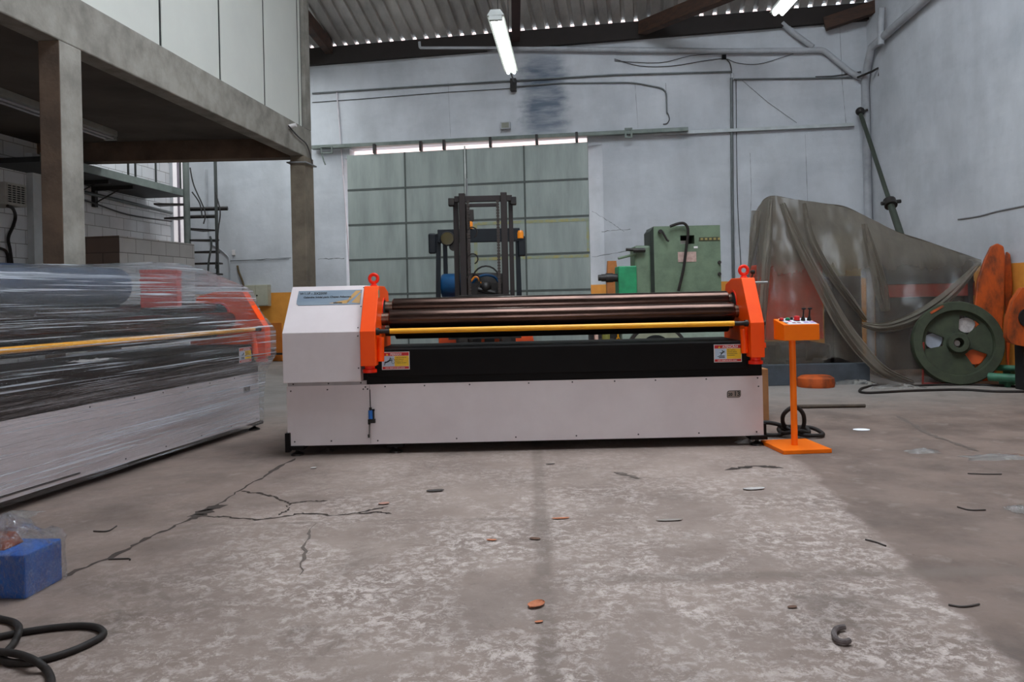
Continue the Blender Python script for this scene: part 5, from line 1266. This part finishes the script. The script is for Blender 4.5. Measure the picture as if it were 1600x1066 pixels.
mb=MB().tube(smooth([FL(*p,hr+dz) for p,dz in (((-40,958),0),((0,967),0),((24,974),0),((30,986),.022),((21,1006),.0),((6,1024),0),((10,1034),0),((42,1036),0),((76,1029),0),((116,1016),0),((150,1000),0),((162,990),0),((152,981),0),((126,978),0),((84,981),0),((36,988),0),((0,995),0),((-40,1004),0))],7),hr,10)
solo(mb,'black_hose',black_rub,'looped black hose on the floor at the lower left corner','hose')
mb=MB().tube(smooth([FL(*p,hr+dz) for p,dz in (((-30,1018),0),((2,1019),.022),((30,1023),.022),((55,1033),.022),((72,1046),.0),((80,1062),0),((78,1085),0))],7),hr,10)
solo(mb,'black_hose',black_rub,'short black hose end running off the bottom edge below the loop','hose')
def leaf(px,py,l,w,ang,m,label,name='dry_leaf',curl=.3,cat='leaf'):
    c=FL(px,py); mb=MB(); P=[];n=10
    for i in range(n+1):
        t=i/n*2-1; hw=w/2*math.sqrt(max(0,1-t*t))+.001
        for e in (-1,-.5,0,.5,1):
            P.append(Vector((t*l/2,e*hw,.003+curl*w*abs(e)**2*.25+curl*.15*l*t*t*.3)))
    R=Matrix.Rotation(ang,3,'Z'); P=[R@p+c for p in P]
    mb.add(P,[(i*5+j,(i+1)*5+j,(i+1)*5+j+1,i*5+j+1) for i in range(n) for j in range(4)],0,True)
    return solo(mb,name,m,label,cat,fix=False)
leaf(838,947,.075,.05,.9,leaf_o,'orange dry leaf lying on the floor joint in the foreground',curl=.5)
leaf(842,973,.03,.015,.3,leaf_o,'tiny orange leaf fragment just below the orange dry leaf')
leaf(876,811,.09,.022,.1,leaf_o,'long thin orange brown leaf right of the floor joint')
leaf(836,843,.055,.03,-.5,leaf_b,'dark grey leaf on the floor joint above the orange leaf')
leaf(768,845,.05,.02,-.2,leaf_o,'small orange brown leaf left of the dark grey leaf')
leaf(600,788,.06,.04,.4,M('pinkish_leaf',(180,132,116),.8),'pale pinkish leaf on the floor crack')
leaf(680,768,.10,.05,.1,scrap_d,'dark flat scrap on the floor left of the joint','floor_scrap',cat='scrap')
leaf(490,732,.04,.03,.1,scrap_w,'small pale scrap on the floor in front of the white cabinet','floor_scrap',cat='scrap')
leaf(860,726,.06,.02,.1,scrap_d,'small dark chip on the floor under the machine front, by the joint','floor_scrap',cat='scrap')
leaf(1178,765,.13,.05,.15,scrap_w,'flat pale flake on the floor in front of the pedestal','floor_scrap',cat='scrap')
leaf(1046,814,.13,.03,.05,M('grey_flake',(150,140,132),.8),'long grey flake on the floor in the middle right','floor_scrap',cat='scrap')
leaf(1346,672,.13,.10,.0,sun_patch_m,'bright white sheet standing for a sun patch on the floor right of the pedestal','sun_patch',curl=.02,cat='sun patch')  # flat white sheet, paints a patch of sunlight on the floor
leaf(1238,950,.035,.02,.2,leaf_b,'small brown chip on the floor left of the curled scrap',cat='leaf')
for px,py,sx,sy,lab in ((1442,707,.10,.05,'small crumpled pale plastic scrap on the floor right of the painted sun patch'),(1560,716,.20,.07,'long crumpled clear plastic strip on the floor near the right edge'),(1592,798,.05,.06,'tiny plastic crumb at the right edge of the floor'),(28,806,.10,.07,'small crumpled clear plastic scrap under the film wrapped machine'),(1165,692,.07,.04,'torn pale paper scrap by the right foot of the unwrapped machine'),(510,706,.05,.04,'dark crumpled lump under the left end of the unwrapped machine')):
    c=FL(px,py); solo(crumple(c.x,c.y,sx,sy,.04,px*.37),'plastic_scrap',bpy.data.materials['scrap_plastic_0'] if px not in(1165,510) else (scrap_w if px==1165 else scrap_d),lab,'plastic scrap',fix=False)
# curled scrap and wires
c=FL(1314,992); P=[]; mb=MB()
pts=[(1320,980),(1308,982),(1303,990),(1308,1000),(1320,1003),(1327,1001)]
mb.tube(smooth([FL(*p,.012) for p in pts],5),[.009]*26,8); solo(mb,'curled_scrap',M('curled_grey_bark',(104,94,92),.8,col2=(70,60,58),ns=40),'curled grey scrap of bark or tape on the right foreground floor','scrap')
for pts,lab in (([(1352,843),(1368,847),(1384,853)],'short dark wire on the floor at right, above the slab edge'),([(1482,945),(1500,948),(1516,947),(1530,944)],'bent dark wire on the brown floor near the right edge'),([(1512,740),(1540,741),(1565,741)],'thin dark wire on the floor below the long plastic strip'),([(1496,792),(1515,797),(1540,797)],'thin faint wire on the floor near the right edge'),([(146,830),(168,830),(182,822)],'thin brown twig on the floor right of the blue box'),([(170,874),(200,873),(203,875)],'small brown twig on the floor crack')):
    mb=MB().tube(smooth([FL(*p,.004) for p in pts],5),.0035,6); solo(mb,'floor_wire',scrap_d,lab,'wire')
